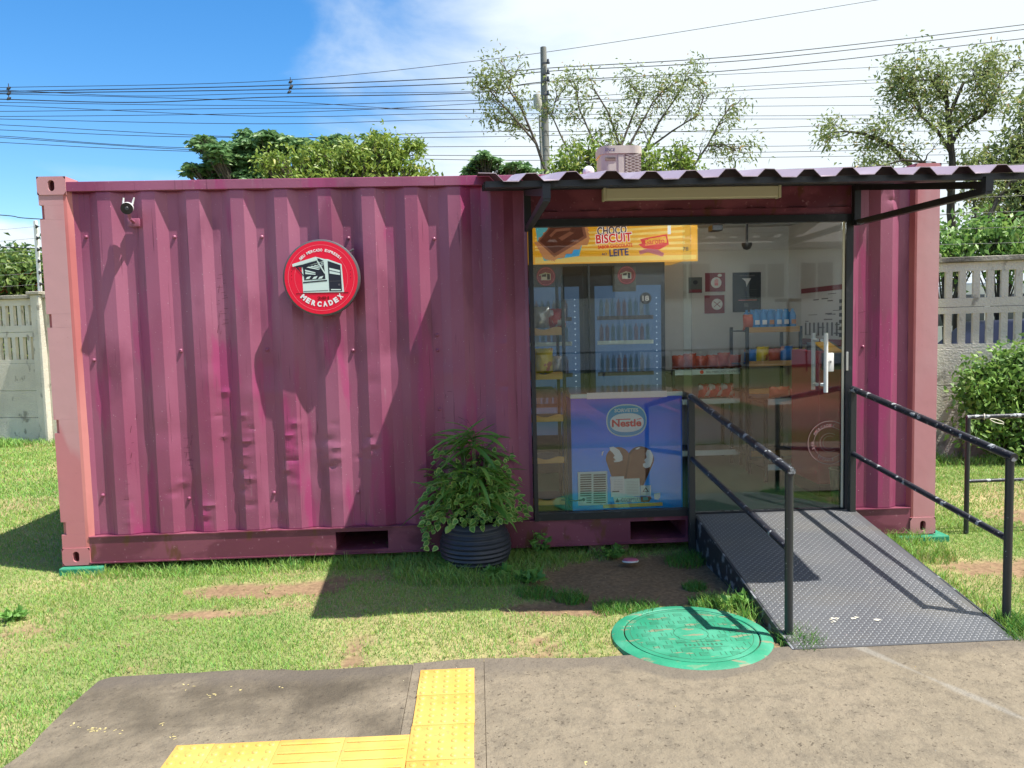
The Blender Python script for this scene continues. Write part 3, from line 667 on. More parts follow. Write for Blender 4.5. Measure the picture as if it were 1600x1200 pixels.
# scratches scored into the paint
for nm_, (pxa, pxb, pya, pyb, n_) in (('scratches', (337, 352, 425, 520, 20)), ('scratches', (287, 297, 680, 745, 13)), ('scratches', (196, 215, 640, 790, 7)), ('scratches', (690, 780, 600, 760, 8)), ('scratches', (1350, 1400, 480, 620, 6))):
    mb = MB()
    for i in range(n_):
        p = at(_d.uniform(pxa, pxb), pya+(pyb-pya)*(i+_d.random())/n_); L0 = _d.uniform(.006, .028); a = _d.choice((0, 0, .2, 1.4)); ph = .267 if p.x < 5 else 5.545
        q = []
        for u, v in ((-L0, -.0007), (L0, -.0007), (L0, .0009), (-L0, .0009)):
            X = p.x+u*math.cos(a)-v*math.sin(a); q.append((X, .010+.036*(1-prof(X, ph))-.0024, p.z+u*math.sin(a)+v*math.cos(a)))
        mb.add(q, [(0, 1, 2, 3)])
    o = mb.build('paint_scratches', M['hole_scratch'], ct, fix=False); o['kind'] = 'stuff'
# rails
mb = MB(); mb.box(.178, L_-.178, -.001, .06, 2.553, 2.616, bev=.003); o = mb.build('top_rail', M['maroon'], ct)
mb = MB()
def rail_seg(x0, x1, z0=.075, z1=.245): mb.box(x0, x1, .004, .012, z0, z1)
pk = [(1.831, 2.189), (3.874, 4.267)]
xs_ = [.178, pk[0][0], pk[0][1], pk[1][0], pk[1][1], 5.88]
for i in (0, 2, 4): rail_seg(xs_[i], xs_[i+1])
for a, b in pk: rail_seg(a, b, .222, .245); rail_seg(a, b, .075, .094)
mb.box(.178, 5.88, -.004, .06, .2455, .252); mb.box(.178, 5.88, -.006, .05, .066, .0745)
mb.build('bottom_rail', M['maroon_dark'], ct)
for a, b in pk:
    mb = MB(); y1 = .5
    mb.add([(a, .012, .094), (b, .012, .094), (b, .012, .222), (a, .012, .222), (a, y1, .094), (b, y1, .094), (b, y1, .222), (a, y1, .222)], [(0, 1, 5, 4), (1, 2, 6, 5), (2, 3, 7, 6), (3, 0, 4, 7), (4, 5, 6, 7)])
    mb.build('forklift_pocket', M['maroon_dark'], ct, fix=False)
# shell
mb = MB(); mb.box(.002, L_-.002, .06, D_-.002, 2.57, 2.606); mb.build('roof', M['maroon'], ct)
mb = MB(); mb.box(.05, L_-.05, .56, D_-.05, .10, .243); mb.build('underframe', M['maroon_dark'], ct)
mb = MB(); mb.box(.004, .03, .05, D_-.05, .2, 2.57); mb.box(L_-.03, L_-.004, .05, D_-.05, .2, 2.57); mb.box(.18, L_-.18, D_-.04, D_-.012, .2, 2.57); mb.build('end_wall', M['maroon'], ct)
mb = MB(); X0, X1, Y0_, Y1_, ZA, ZB = 2.60, 5.97, .052, 2.37, .262, 2.53
mb.box(X0, X0+.03, Y0_, Y1_, ZA, ZB); mb.box(X1, X1+.03, Y0_, Y1_, ZA, ZB); mb.box(X0, X1+.03, Y1_, Y1_+.02, ZA, ZB); mb.box(X0, X1+.03, Y0_+.01, Y1_+.02, ZB+.001, ZB+.02)
mb.box(X0, 3.2, Y0_, Y0_+.008, ZA, ZB); mb.box(5.45, X1, Y0_, Y0_+.008, ZA, ZB)
for yy in np.arange(.3, 2.3, .3): mb.box(X0+.03, X1, yy, yy+.006, ZB-.006, ZB)
mb.box(X0+.03, X1, Y1_-.012, Y1_, 2.475, 2.50); mb.build('interior_lining', M['wallin'], ct)
mb = MB(); mb.box(X0, X1, .05, Y1_, .245, ZA); mb.build('shop_floor', M['floorin'], ct)
# door frame and glass
mb = MB()
mb.box(3.205, 3.232, -.012, .05, .25, 2.3165); mb.box(5.395, 5.445, -.012, .05, .25, 2.3165)
mb.box(3.232, 5.395, -.012, .05, 2.268, 2.3165); mb.box(3.232, 4.30, -.012, .05, .2525, .30); mb.box(4.30, 5.395, -.006, .05, .2525, .268)
mb.build('door_frame', M['frame'], ct)
gwin = MB(); gwin.box(3.232, 4.325, .030, .038, .30, 2.268); gwin.build('shop_window', M['glass'], ct)
mb = MB(); mb.box(4.262, 5.392, .004, .013, .272, 2.266); gd = mb.build('glass_door', M['glass'], ct)
def sub(mb, name, m, parent):
    o = mb.build(name, m, None, rel=ct.location); o.parent = parent; return o
mb = MB(); pt_, pb_ = 1.505, 1.095
mb.tube([(5.235, -.055, pb_), (5.235, -.055, pt_)], .0145, 12); mb.tube([(5.205, .075, pb_+.01), (5.205, .075, pt_)], .0145, 12)
for zz in (pb_+.05, pt_-.05): mb.tube([(5.235, -.055, zz), (5.232, .004, zz)], .012, 10); mb.tube([(5.208, .014, zz), (5.205, .075, zz)], .012, 10)
sub(mb, 'handle', M['white'], gd)
mb = MB(); mb.box(5.250, 5.312, -.014, .003, 1.235, 1.365, bev=.004); mb.cyl((5.284, -.0145, 1.303), (0, -1, 0), .011, .006, 16, 1); mb.box(5.2822, 5.2858, -.0215, -.0206, 1.298, 1.308, 2)
sub(mb, 'lock', [M['white'], M['steel'], M['black']], gd)
mb = MB(); mb.box(5.374, 5.3895, -.002, .0035, .272, 2.266); sub(mb, 'edge_trim', M['cream'], gd)
mb = MB(); mb.box(5.396, 5.410, -.0225, -.0125, 1.24, 1.37, bev=.002); sub(mb, 'strike_plate', M['steel'], gd)
# round frosted mark at the bottom of the door
dc = Decal((5.29, .0035, .735)); 
for r_, w_ in ((.150, .004), (.110, .003), (.065, .0025), (.045, .002)): dc.ring(0, 0, r_, w_, M['frost'], .001, a0=.9, a1=2*PI-.9)
dc.arc('MERCADEX', .122, PI*.62, 1.4, .020, M['frost'], .001, top=True); dc.arc('24H', .122, PI*1.05, .5, .018, M['frost'], .001); dc.arc('EXPRESS', .122, PI*1.42, 1.0, .018, M['frost'], .001)
o = dc.mb.build('door_sticker', dc.mats, None, rel=ct.location, fix=False); o.parent = gd
# awning ---------------------------------------------------------------
AX0, AX1, AYF, ZAF, ZAB = 2.865, 5.72, -1.43, 2.312, 2.572
def az(y): return ZAB + (ZAF-ZAB)*(y/AYF)
mb = MB(); P_ = .1975; x = AX0; pts = []
c0 = at(767, 285, 1, AYF).x
k = 0; prof_ = []
xx = c0-P_
while xx < AX1+P_:
    for dx, h in ((-.062, 0), (-.024, .038), (.024, .038), (.062, 0)): prof_.append((xx+dx, h))
    xx += P_
prof_ = [(a, h) for a, h in prof_ if AX0 <= a <= AX1]; prof_ = [(AX0, 0 if prof_[0][1] == 0 else .038)]+prof_+[(AX1, prof_[-1][1])]
ys = [AYF, -1.0, -.5, -.002]; n = len(prof_)
wob = lambda a, y: .004*math.sin(a*9+y*3)
vs = [(a, y, az(y)+h+wob(a, y)*(1 if y < 0 else 0)) for y in ys for a, h in prof_]
fs = [(i*n+j, i*n+j+1, (i+1)*n+j+1, (i+1)*n+j) for i in range(len(ys)-1) for j in range(n-1)]
mb.add(vs, fs, 0)
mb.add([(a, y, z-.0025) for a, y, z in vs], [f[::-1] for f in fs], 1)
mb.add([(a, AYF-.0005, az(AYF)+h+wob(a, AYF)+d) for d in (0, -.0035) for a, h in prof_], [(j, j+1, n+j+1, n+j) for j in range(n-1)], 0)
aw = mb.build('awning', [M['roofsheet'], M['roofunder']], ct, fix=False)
mb = MB()
def beam(a, b, s=.02, m_=0, M_=None):
    a = Vector(a); b = Vector(b); t = (b-a).normalized(); up = Vector((0, 0, 1)) if abs(t.z) < .95 else Vector((0, 1, 0)); x = t.cross(up).normalized()*s; y = t.cross(x).normalized()*s
    vs = [p+i*x+j*y for p in (a, b) for i, j in ((-1, -1), (1, -1), (1, 1), (-1, 1))]
    (M_ or mb).add(vs, [(0, 1, 2, 3), (7, 6, 5, 4), (0, 4, 5, 1), (1, 5, 6, 2), (2, 6, 7, 3), (3, 7, 4, 0)], m_)
beam((2.90, -1.37, az(-1.37)-.020), (5.70, -1.37, az(-1.37)-.020), .015)
beam((2.90, -.72, az(-.72)-.026), (5.70, -.72, az(-.72)-.026), .018); beam((2.90, -.04, az(-.04)-.04), (5.70, -.04, az(-.04)-.04), .018)
o = mb.build('awning_beam', M['frame'], None, rel=ct.location); o.parent = aw
for bx_ in (3.20, 5.45):
    mb = MB(); beam((bx_, -.035, 2.535), (bx_, -.035, 2.235), .022); beam((bx_, -.035, 2.49), (bx_, -1.37, 2.262), .019); beam((bx_, -.05, 2.25), (bx_, -1.40, 2.232), .018); beam((bx_, -1.385, 2.30), (bx_, -1.385, 2.226), .020)
    o = mb.build('awning_bracket', M['frame'], None, rel=ct.location); o.parent = aw
# outdoor tube lamp under the awning
lm = thing('tube_lamp', 'long cream tube lamp fitting mounted above the shop door', 'lamp', (4.31, -.04, 2.43))
mb = MB(); mb.box(3.725, 4.895, -.075, -.002, 2.430, 2.505, bev=.006); mb.build('lamp_cover', M['cream'], lm)
mb = MB(); mb.box(3.707, 3.7245, -.080, -.002, 2.425, 2.509, bev=.004); mb.build('end_cap', M['cream'], lm); mb = MB(); mb.box(4.8955, 4.913, -.080, -.002, 2.425, 2.509, bev=.004); mb.build('end_cap', M['cream'], lm)

# support blocks
for i, (a, b, lab) in enumerate([(-.01, .27, 'green painted block under the left corner of the container'), (5.78, 6.14, 'green painted block under the right corner of the container')]):
    mb = MB(); mb.box(a, b, -.05, .22, -.03, .052, bev=.008); own(mb, 'support_block', M['blockgreen'], lab, 'block', 'green corner support blocks')
for i, (px, lab) in enumerate([(932, 'left brown brick under the container near the doorway'), (968, 'right brown brick under the container near the doorway')]):
    p = at(px, 850, 1, .06); mb = MB(); mb.box(p.x-.06, p.x+.06, .03, .25, -.03, .058, bev=.006); own(mb, 'brick', M['brick'], lab, 'brick', 'bricks under the container')

# ================================================================ WALL SIGN AND CAMERA
SY = -.085; sc = at(502, 434, 1, SY); SR = .245
sg = thing('round_sign', 'round red shop sign with a white kiosk drawing on the corrugated wall', 'sign', (sc.x, SY, sc.z))
mb = MB()
n = 64; rim = []
mb.lathe([(.001, 0), (SR, 0), (SR+.006, .004), (SR+.006, .045), (SR-.02, .05), (.001, .05)], (0, 0, 0), 72)
mb.v = [(v[0]+sc.x, SY+.0+v[2], v[1]+sc.z) for v in mb.v]
mb.build('housing', M['signrim'], sg)
mb = MB(); mb.box(sc.x-.15, sc.x+.15, SY+.05, .03, sc.z-.12, sc.z-.08); mb.build('wall_bracket', M['signrim'], sg); mb = MB(); mb.box(sc.x-.15, sc.x+.15, SY+.05, .03, sc.z+.08, sc.z+.12); mb.build('wall_bracket', M['signrim'], sg); mb = MB(); mb.tube([(sc.x+.19, -.06, sc.z+.17), (sc.x+.215, -.06, sc.z+.185)], .007, 8); mb.build('cable_clip', M['signrim'], sg)
dc = Decal((sc.x, SY, sc.z)); dc.ell(0, 0, SR-.006, SR-.006, M['red'], .0012, 72)
S = SR/390.0   # photo zoom: the sign radius is about 390 px there, centre (670, 635)
def Q(x, y): return ((x-668)*S, (632-y)*S)
dc.ring(0, 0, .214, .0018, M['pinkline'], .002); dc.ring(0, 0, .172, .0013, M['pinkline'], .002, a0=-1.0, a1=PI*.28); dc.ring(0, 0, .172, .0013, M['pinkline'], .002, a0=PI*.75, a1=PI*1.3)
dc.arc('SEU MERCADO EXPRESS!', 288*S, PI/2, 1.68, 25*S*1.15, M['pw'], .0025, .03)
dc.arc('MERCADEX', 275*S, PI*1.5, 1.75, 56*S, M['pw'], .0025, .06, top=False)
def dp(pts, m_, h): dc.poly([Q(*p) for p in pts], m_, h)
dp([(470, 500), (625, 415), (712, 438), (745, 440), (885, 495), (900, 785), (475, 785)], M['mint'], .0022)
dp([(742, 458), (872, 505), (880, 775), (748, 775)], M['ink'], .0030)
dp([(756, 530), (865, 558), (865, 608), (756, 590)], M['mint'], .0038); dp([(756, 552), (865, 580), (865, 586), (756, 559)], M['ink'], .0044)
dp([(765, 752), (868, 755), (868, 766), (765, 764)], M['mint'], .0038); dc.ell(*Q(852, 708), .007, .007, M['signrim'], .0038)
dp([(748, 668), (878, 668), (878, 672), (748, 672)], M['signrim'], .0038)
dp([(482, 515), (700, 470), (712, 645), (492, 655)], M['ink'], .0030)
dp([(505, 545), (610, 575), (610, 600), (505, 590)], M['mint'], .0038); dp([(505, 562), (610, 585), (610, 590), (505, 568)], M['ink'], .0044)
for a in (505, 575, 635): dp([(a, 645), (a+18, 622), (a+58, 612), (a+40, 640)], M['mint'], .0038)
for k in range(5): dp([(520+k*38, 522-k*8), (545+k*32, 514-k*8), (660+k*12, 545-k*14), (640+k*14, 549-k*14)], M['mint'], .0038)
dp([(375, 510), (375, 485), (622, 412), (640, 448), (480, 492)], M['mint'], .0048)
dp([(385, 512), (640, 452), (630, 430), (655, 432), (705, 460), (650, 470), (480, 520)], M['ink'], .0042)
for k in range(12): dc.ell(*Q(388+k*21.5, 502-k*5.6), .0068, .0068, M['mint'], .0054, 14)
dp([(630, 458), (640, 452), (712, 580), (704, 592)], M['mint'], .0050)
dp([(410, 515), (420, 510), (490, 605), (484, 612)], M['ink'], .0034)
dp([(478, 672), (728, 655), (728, 668), (478, 685)], M['ink'], .0032); dp([(478, 768), (735, 762), (735, 768), (478, 774)], M['ink'], .0032)
dp([(400, 790), (945, 786), (945, 796), (400, 798)], M['blackfade'], .0026)
dc.text('24H', *Q(680, 843), 120*S, 32*S, M['blackfade'], .0026, .05)
for sx_ in (-1, 1):
    for k in (-1, 0, 1): dc.ell(sx_*.192, .02+k*.024, .003, .003, M['blackfade'], .0026, 8)
dc.build('sign_face', sg)

cp_ = at(199, 325, 1, -.08)
sc_ = thing('security_camera', 'small white security camera with two antennas high on the left wall', 'camera', (cp_.x, -.05, cp_.z-.1))
ax = Vector((.045, -.13, -.03)).normalized(); c0_ = cp_-ax*.03
mb = MB(); mb.tube([c0_-ax*.032, c0_-ax*.028, c0_, c0_+ax*.070], [.022, .033, .036, .036], 24); mb.build('body', M['white'], sc_)
mb = MB(); mb.tube([c0_+ax*.0705, c0_+ax*.082], [.037, .037], 24); mb.tube([c0_+ax*.0825, c0_+ax*.0845], [.012, .010], 16, 1); mb.build('lens_ring', [M['black'], M['darkgrey']], sc_)
for s in (-1, 1):
    q = c0_-ax*.01+Vector((s*.030, 0, .018)); mb = MB(); mb.tube([q, q+Vector((s*.004+.012, -.004, .045))], [.0065, .005], 10); mb.build('antenna', M['white'], sc_)
mb = MB(); mb.tube([c0_+Vector((.005, .0, -.036)), c0_+Vector((.010, .005, -.075)), c0_+Vector((.010, .05, -.085)), Vector((c0_.x+.01, .03, c0_.z-.085))], .010, 10); mb.box(c0_.x-.03, c0_.x+.045, .000, .030, c0_.z-.115, c0_.z-.06, bev=.003)
mb.build('mounting_arm', M['maroon'], sc_)

# ================================================================ RAMP AND HANDRAILS
rp = thing('entrance_ramp', 'dark studded metal access ramp leading up to the shop door', 'ramp', (4.88, -1.7, 0))
RZ, RY0, RY1 = .262, -1.695, -.02
def rampz(y): return .012+(RZ-.012)*(y-RY0)/(RY1-RY0)
def rx0(y): return 4.335+.004
def rx1(y): return 5.43+.01*0
mb = MB()
vs = [(4.332, RY0, .0), (5.43, RY0, .0), (5.455, RY1, RZ-.012), (4.332, RY1, RZ-.012), (4.332, RY0, .012), (5.43, RY0, .012), (5.455, RY1, RZ), (4.332, RY1, RZ)]
mb.add(vs, [(0, 3, 2, 1), (4, 5, 6, 7), (0, 1, 5, 4), (1, 2, 6, 5), (2, 3, 7, 6), (3, 0, 4, 7)], 0)
sl_ = math.atan((RZ-.012)/(RY1-RY0)); cs, sn = math.cos(sl_), math.sin(sl_)
p_ = .0205; nyy = int((RY1-RY0)/p_)-1; nxx = int(1.09/p_)-1
for i in range(nyy):
    for j in range(nxx):
        yy = RY0+.02+i*p_; xx = 4.348+j*p_
        a = PI/4 if (i+j) % 2 == 0 else -PI/4; a += random.uniform(-.04, .04)
        ca_, sa_ = math.cos(a), math.sin(a); lg, wd, hh = .0115, .0042, .0019
        q = []
        for u, v, h in ((-lg, 0, 0), (0, -wd, 0), (lg, 0, 0), (0, wd, 0), (-lg*.45, 0, hh), (lg*.45, 0, hh)):
            X = xx+u*ca_-v*sa_; Yl = yy+(u*sa_+v*ca_)*cs; q.append((X, Yl, rampz(Yl)+h+.0003))
        mb.add(q, [(0, 1, 5, 4), (1, 2, 5), (2, 3, 4, 5), (3, 0, 4)], 1)
mb.build('tread_plate', [M['tread'], M['tread_stud']], rp, fix=False)
mb = MB()
for xa, xb in ((4.320, 4.331), (5.444, 5.4555)):
    mb = MB(); mb.add([(xa, RY0, -.01), (xb, RY0, -.01), (xb, RY0, .010), (xa, RY0, .010), (xa, RY1, -.03), (xb, RY1, -.03), (xb, RY1, RZ-.003), (xa, RY1, RZ-.003)], [(0, 1, 2, 3), (7, 6, 5, 4), (0, 4, 5, 1), (1, 5, 6, 2), (2, 6, 7, 3), (3, 7, 4, 0)])
    mb.build('side_skirt', M['rampside'], rp)
def handrail(label, x_top, x_bot, zt1, zt0, zm1, zm0, yb_, r=.0205, cat='handrail'):
    h = thing('handrail', label, cat, (x_bot, yb_, 0), 'handrails of the ramp')
    mb = MB(); mb.box(x_top-.022, x_top+.022, -.075, -.031, -.02, zt1-.02, bev=.004); mb.build('post', M['pipe2'], h)
    mb = MB(); mb.tube([(x_bot, yb_, -.02), (x_bot, yb_, zt0-.012)], r, 16); mb.build('post', M['pipe2'], h)
    d = (Vector((x_bot, yb_, zt0))-Vector((x_top, -.053, zt1))).normalized()
    mb = MB(); mb.tube([Vector((x_top, -.053, zt1)), Vector((x_bot, yb_, zt0))+d*.028], r*1.05, 16); mb.build('top_rail', M['pipe'], h)
    mb = MB(); mb.tube([(x_top, -.053, zm1), (x_bot, yb_, zm0)], r*.86, 14); mb.build('middle_rail', M['pipe'], h)
handrail('left black ramp handrail with chipped paint beside the shop window', 4.293, 4.358, 1.094, .862, .667, .462, -1.555)
handrail('right black ramp handrail in front of the container right end', 5.425, 5.522, 1.115, .885, .665, .455, -1.50)
h = thing('railing', 'thin grey metal railing standing on the lawn at the far right', 'railing', (6.366, .126, 0))
zt = at(1510, 652, 1, .126).z; zm = at(1510, 752, 1, .126).z
mb = MB(); mb.tube([(6.372, .126, -.03), (6.372, .126, zt)], .017, 12); mb.build('post', M['pipe2'], h)
mb = MB(); mb.tube([(8.6, .126, -.03), (8.6, .126, zt)], .017, 12); mb.build('post', M['pipe2'], h)
mb = MB(); mb.tube([(6.36, .126, zt), (8.62, .126, zt)], .017, 12); mb.build('top_rail', M['pipe'], h)
mb = MB(); mb.tube([(6.372, .126, zm), (8.6, .126, zm)], .013, 12); mb.build('middle_rail', M['pipe'], h)
mb = MB(); q = at(1548, 656, 1, .10); mb.tube([(q.x+.05*math.cos(t)+.05, .105, q.z-.012+.012*math.sin(t)-.015*math.cos(t)) for t in np.linspace(0, 6.6, 18)], .004, 6); mb.tube([(q.x-.03+.014*math.cos(t), .126+.02*math.cos(t), zt+.02*math.sin(t)) for t in np.linspace(0, 6.3, 12)], .004, 6)
own(mb, 'string_loop', M['cream'], 'pale string tied in a loop round the far right railing', 'string')

# ================================================================ LID AND TACTILE PAVING
mh = thing('manhole_cover', 'round green painted manhole lid at the edge of the lawn', 'manhole cover', (3.885, -1.47, .01))
c = (3.885, -1.47, 0)
mb = MB(); mb.lathe([(.340, .0), (.340, .016), (.344, .019), (.388, .016), (.401, .009), (.406, -.03)], c, 72); mb.build('ring', M['green'], mh)
mb = MB(); mb.lathe([(.001, .0185), (.326, .0185), (.333, .016), (.334, .0)], c, 72)
mb.build('lid', M['green'], mh)
mb = MB(); mb.lathe([(.32, .008), (.345, .008)], c, 72, smooth=False); mb.build('gap', M['dirt'], mh, fix=False)
dc = Decal((3.885, -1.47, .0186), (1, 0, 0), (0, 1, 0), (0, 0, 1))
for i in range(-12, 13):      # the cast relief of the lid: short straight ribs in blocks
    for j in range(-6, 7):
        x, y = i*.025, j*.05
        if math.hypot(x, y) > .295 or (abs(y+.14) < .04 and abs(x-.02) < .14) or math.hypot(x, y-.0) < .085: continue
        if ((i//3)+(j)) % 2 == 0: dc.rect(x-.0016, y-.019, x+.0016, y+.019, M['greenline'], .0006)
        else:
            if i % 3 == 0:
                for k in (-.012, .002, .016): dc.rect(x-.024, y+k-.0014, x+.022, y+k+.0014, M['greenline'], .0006)
dc.ring(0, 0, .085, .003, M['greenline'], .0006); dc.ring(0, 0, .305, .003, M['greenline'], .0006)
for a, b in ((-.10, -.173), (-.10, -.107)): dc.rect(a, b, .14, b+.003, M['greenline'], .0006)
for k in range(9): dc.rect(-.07+k*.022, -.155+.004*(k % 2), -.060+k*.022, -.124-.005*(k % 3), M['greenline'], .0006)
dc.build('cast_pattern', mh)

tp = thing('tactile_paving', 'yellow raised dot tactile paving strip set in the concrete path', 'paving', (2.66, -2.2, .009))
mb = MB(); TZ = .0195
def tile(x0, y0, kind, w=.25, d=.25):
    mb.box(x0+.0004, x0+w-.0004, y0+.0004, y0+d-.0004, .004, TZ, bev=.0008)
    if kind == 'dots':
        for i in range(5 if w > .2 else 3):
            for j in range(5):
                X = x0+w*(i+.5)/(5 if w > .2 else 3); Y = y0+d*(j+.5)/5
                mb.lathe([(.0145, TZ-.0002), (.0115, TZ+.0042), (.0085, TZ+.0055), (.0005, TZ+.0057)], (X, Y, 0), 10)
    else:
        for j in range(4):
            Y = y0+d*(j+.5)/4; mb.box(x0+.012, x0+w-.012, Y-.010, Y+.010, TZ-.001, TZ+.0038, bev=.002)
for k in range(6): tile(2.533+.002*(k % 2), -2.008-.25*k-.002*k, 'dots')
for k, kd in enumerate(['bars', 'bars', 'dots', 'dots']):
    tile(2.533-.2505*(k+1) if k < 3 else 1.635, -2.575+.002*(k % 2), kd, .25 if k < 3 else .146)
mb.build('tiles', M['yellow'], tp)
M['yfleck'] = mat('dried_yellow_paint', (.52, .43, .19), .7, .3)
mb = MB(); rr = random.Random(5)
for px, py, n_ in ((295, 1073, 4), (330, 1085, 5), (370, 1073, 3), (155, 1140, 9), (140, 1142, 4), (270, 1150, 4), (115, 1135, 4), (260, 1132, 2), (915, 1192, 2), (905, 1196, 2), (1040, 1100, 1), (175, 1143, 4), (430, 1072, 2)):
    for i in range(n_):
        p = at(px+rr.gauss(0, 7), py+rr.gauss(0, 3), 2, .0092); L0 = rr.uniform(.004, .015); W0 = rr.uniform(.002, .005); a = rr.uniform(0, PI)
        m_ = rr.randint(5, 8); vs = []
        for k in range(m_):
            t = 2*PI*k/m_; u = L0*math.cos(t)*rr.uniform(.6, 1); v = W0*math.sin(t)*rr.uniform(.6, 1); vs.append((p.x+u*math.cos(a)-v*math.sin(a), p.y+u*math.sin(a)+v*math.cos(a), .0096))
        mb.add(vs, [tuple(range(m_))])
o = mb.build('paint_flecks', M['yfleck'], fix=False); tag(o, 'dried yellow paint flecks on the concrete path', kind='structure')
M['plaster'] = mat('dried_white_splash', (.62, .58, .48), .8, .2)
for px, py, n_ in ((1302, 975, 6), (1336, 974, 3), (1370, 970, 3)):
    mb = MB()
    for i in range(n_):
        p = at(px+rr.gauss(0, 5), py+rr.gauss(0, 2), 1, -1.45); yy = -1.45+rr.uniform(-.03, .03); L0 = rr.uniform(.004, .018); a = rr.uniform(-.9, -.2); vs = []
        for k in range(7):
            t = 2*PI*k/7; u = L0*math.cos(t)*rr.uniform(.6, 1); v = L0*.5*math.sin(t)*rr.uniform(.6, 1); Y = yy+u*math.sin(a)+v*math.cos(a); vs.append((p.x+u*math.cos(a)-v*math.sin(a), Y, rampz(Y)+.0035))
        mb.add(vs, [tuple(range(7))])
    mb.build('dried_splash', M['plaster'], rp, fix=False)

M['litter'] = leafmat('dry_leaf_litter', (.16, .09, .04), (.36, .25, .12), (.5, .42, .28), trans=.1)
n = 900; x = rng.uniform(-1.5, 7.5, n); y = rng.uniform(-1.62, .1, n); k = (soilmask(x, y) > .3) | (rng.random(n) < .25); k &= ~((x > 4.3) & (x < 5.47)) & ((x-3.885)**2+(y+1.47)**2 > .17); x = x[k]; y = y[k]
P = np.stack([x, y, gheight(x, y)+.004+.016*(soilmask(x, y) < .5)], 1); vv = []
for i in range(len(x)):
    a = random.uniform(0, 2*PI); l_ = random.uniform(.004, .013); w_ = l_*random.uniform(.3, .8)
    for u, v, h in ((-l_, 0, 0), (0, -w_, .002), (l_, 0, .001), (0, w_, .003)): vv.append((P[i, 0]+u*math.cos(a)-v*math.sin(a), P[i, 1]+u*math.sin(a)+v*math.cos(a), P[i, 2]+h))
me = npmesh('leaf_litter', np.array(vv), np.arange(len(vv)).reshape(-1, 4), M['litter']); o = bpy.data.objects.new('leaf_litter', me); COL.objects.link(o); tag(o, 'tiny dry leaves and grit scattered over the bare soil', 'leaf litter', kind='stuff')

# small half buried pink lid
q = at(985, 879, 2, .01); mb = MB(); mb.lathe([(.001, .020), (.045, .018), (.052, .010), (.052, .002)], (0, 0, 0), 28); mb.lathe([(.0535, -.002), (.055, .004), (.0535, .008), (.051, .006)], (0, 0, 0), 28, 1)
mb.v = [(v[0]+q.x, q.y+v[1]*.9, v[2]+.018-v[1]*.12) for v in mb.v]; own(mb, 'plastic_lid', [M['shoe'], M['white']], 'pink plastic lid with white rim on the bare soil', 'lid')

# ================================================================ PLANTS
def leaf_mesh(name, P, size, material, parent=None, aspect=.38, up=.0, off=(0, 0, 0), droop=0, dirs=None):
    """many small folded leaves at the points P"""
    n = len(P); P = P-np.array(off)
    if dirs is None:
        d = rng.normal(size=(n, 3)); d[:, 2] = d[:, 2]*.6+up
    else: d = dirs+rng.normal(size=(n, 3))*.15
    d /= np.linalg.norm(d, axis=1)[:, None]
    s = rng.normal(size=(n, 3)); s -= d*(s*d).sum(1)[:, None]; s /= np.linalg.norm(s, axis=1)[:, None]
    nn = np.cross(d, s); L0 = (size*rng.uniform(.6, 1.25, n))[:, None]; w = L0*aspect
    tip = d*L0; tip[:, 2] -= droop*L0[:, 0]
    b = P; l = P+d*L0*.45+s*w*.5+nn*w*.18; r = P+d*L0*.45-s*w*.5+nn*w*.18; t = P+tip
    v = np.stack([b, l, t, r], 1).reshape(-1, 3); i = np.arange(n)[:, None]*4
    f = np.concatenate([i+[0, 1, 2], i+[0, 2, 3]], 1).reshape(-1, 3)
    me = npmesh(name, v, f, material); o = bpy.data.objects.new(name, me); COL.objects.link(o)
    if parent is not None: o.parent = parent
    return o
def ell_pts(c, r, n, shell=.5):
    d = rng.normal(size=(n, 3)); d /= np.linalg.norm(d, axis=1)[:, None]
    q = rng.random(n)**(1/3); q = np.where(rng.random(n) < shell, .75+.3*rng.random(n), q)
    return np.array(c)+d*q[:, None]*np.array(r)
def grow(mb, a, b, r0, r1, depth, tips, wig=.12, nsub=3, spread=.75, lenf=.55):
    """a crooked limb from a to b with side shoots; collects the shoot tips"""
    a = Vector(a); b = Vector(b); L0 = (b-a).length; k = max(3, int(5)); pts = [a]
    for i in range(1, k+1):
        t = i/k; j = Vector((random.gauss(0, 1), random.gauss(0, 1), random.gauss(0, 1)))*L0*wig*.35*(1 if i < k else .2); pts.append(a.lerp(b, t)+j)
    mb.tube(pts, [r0+(r1-r0)*i/k for i in range(k+1)], 7 if r0 > .03 else 5)
    tips.append((pts[-1], (pts[-1]-pts[-2]).normalized()))
    if depth > 0:
        for s in range(nsub):
            i = random.randint(2, k); p = pts[i]; d = (pts[i]-pts[i-1]).normalized()
            v = (d+Vector((random.gauss(0, spread), random.gauss(0, spread), random.gauss(.12, spread*.7)))).normalized()
            ln = L0*lenf*random.uniform(.6, 1.1); grow(mb, p, p+v*ln, (r0+(r1-r0)*i/k)*.65, r1*.55, depth-1, tips, wig, nsub, spread, lenf)
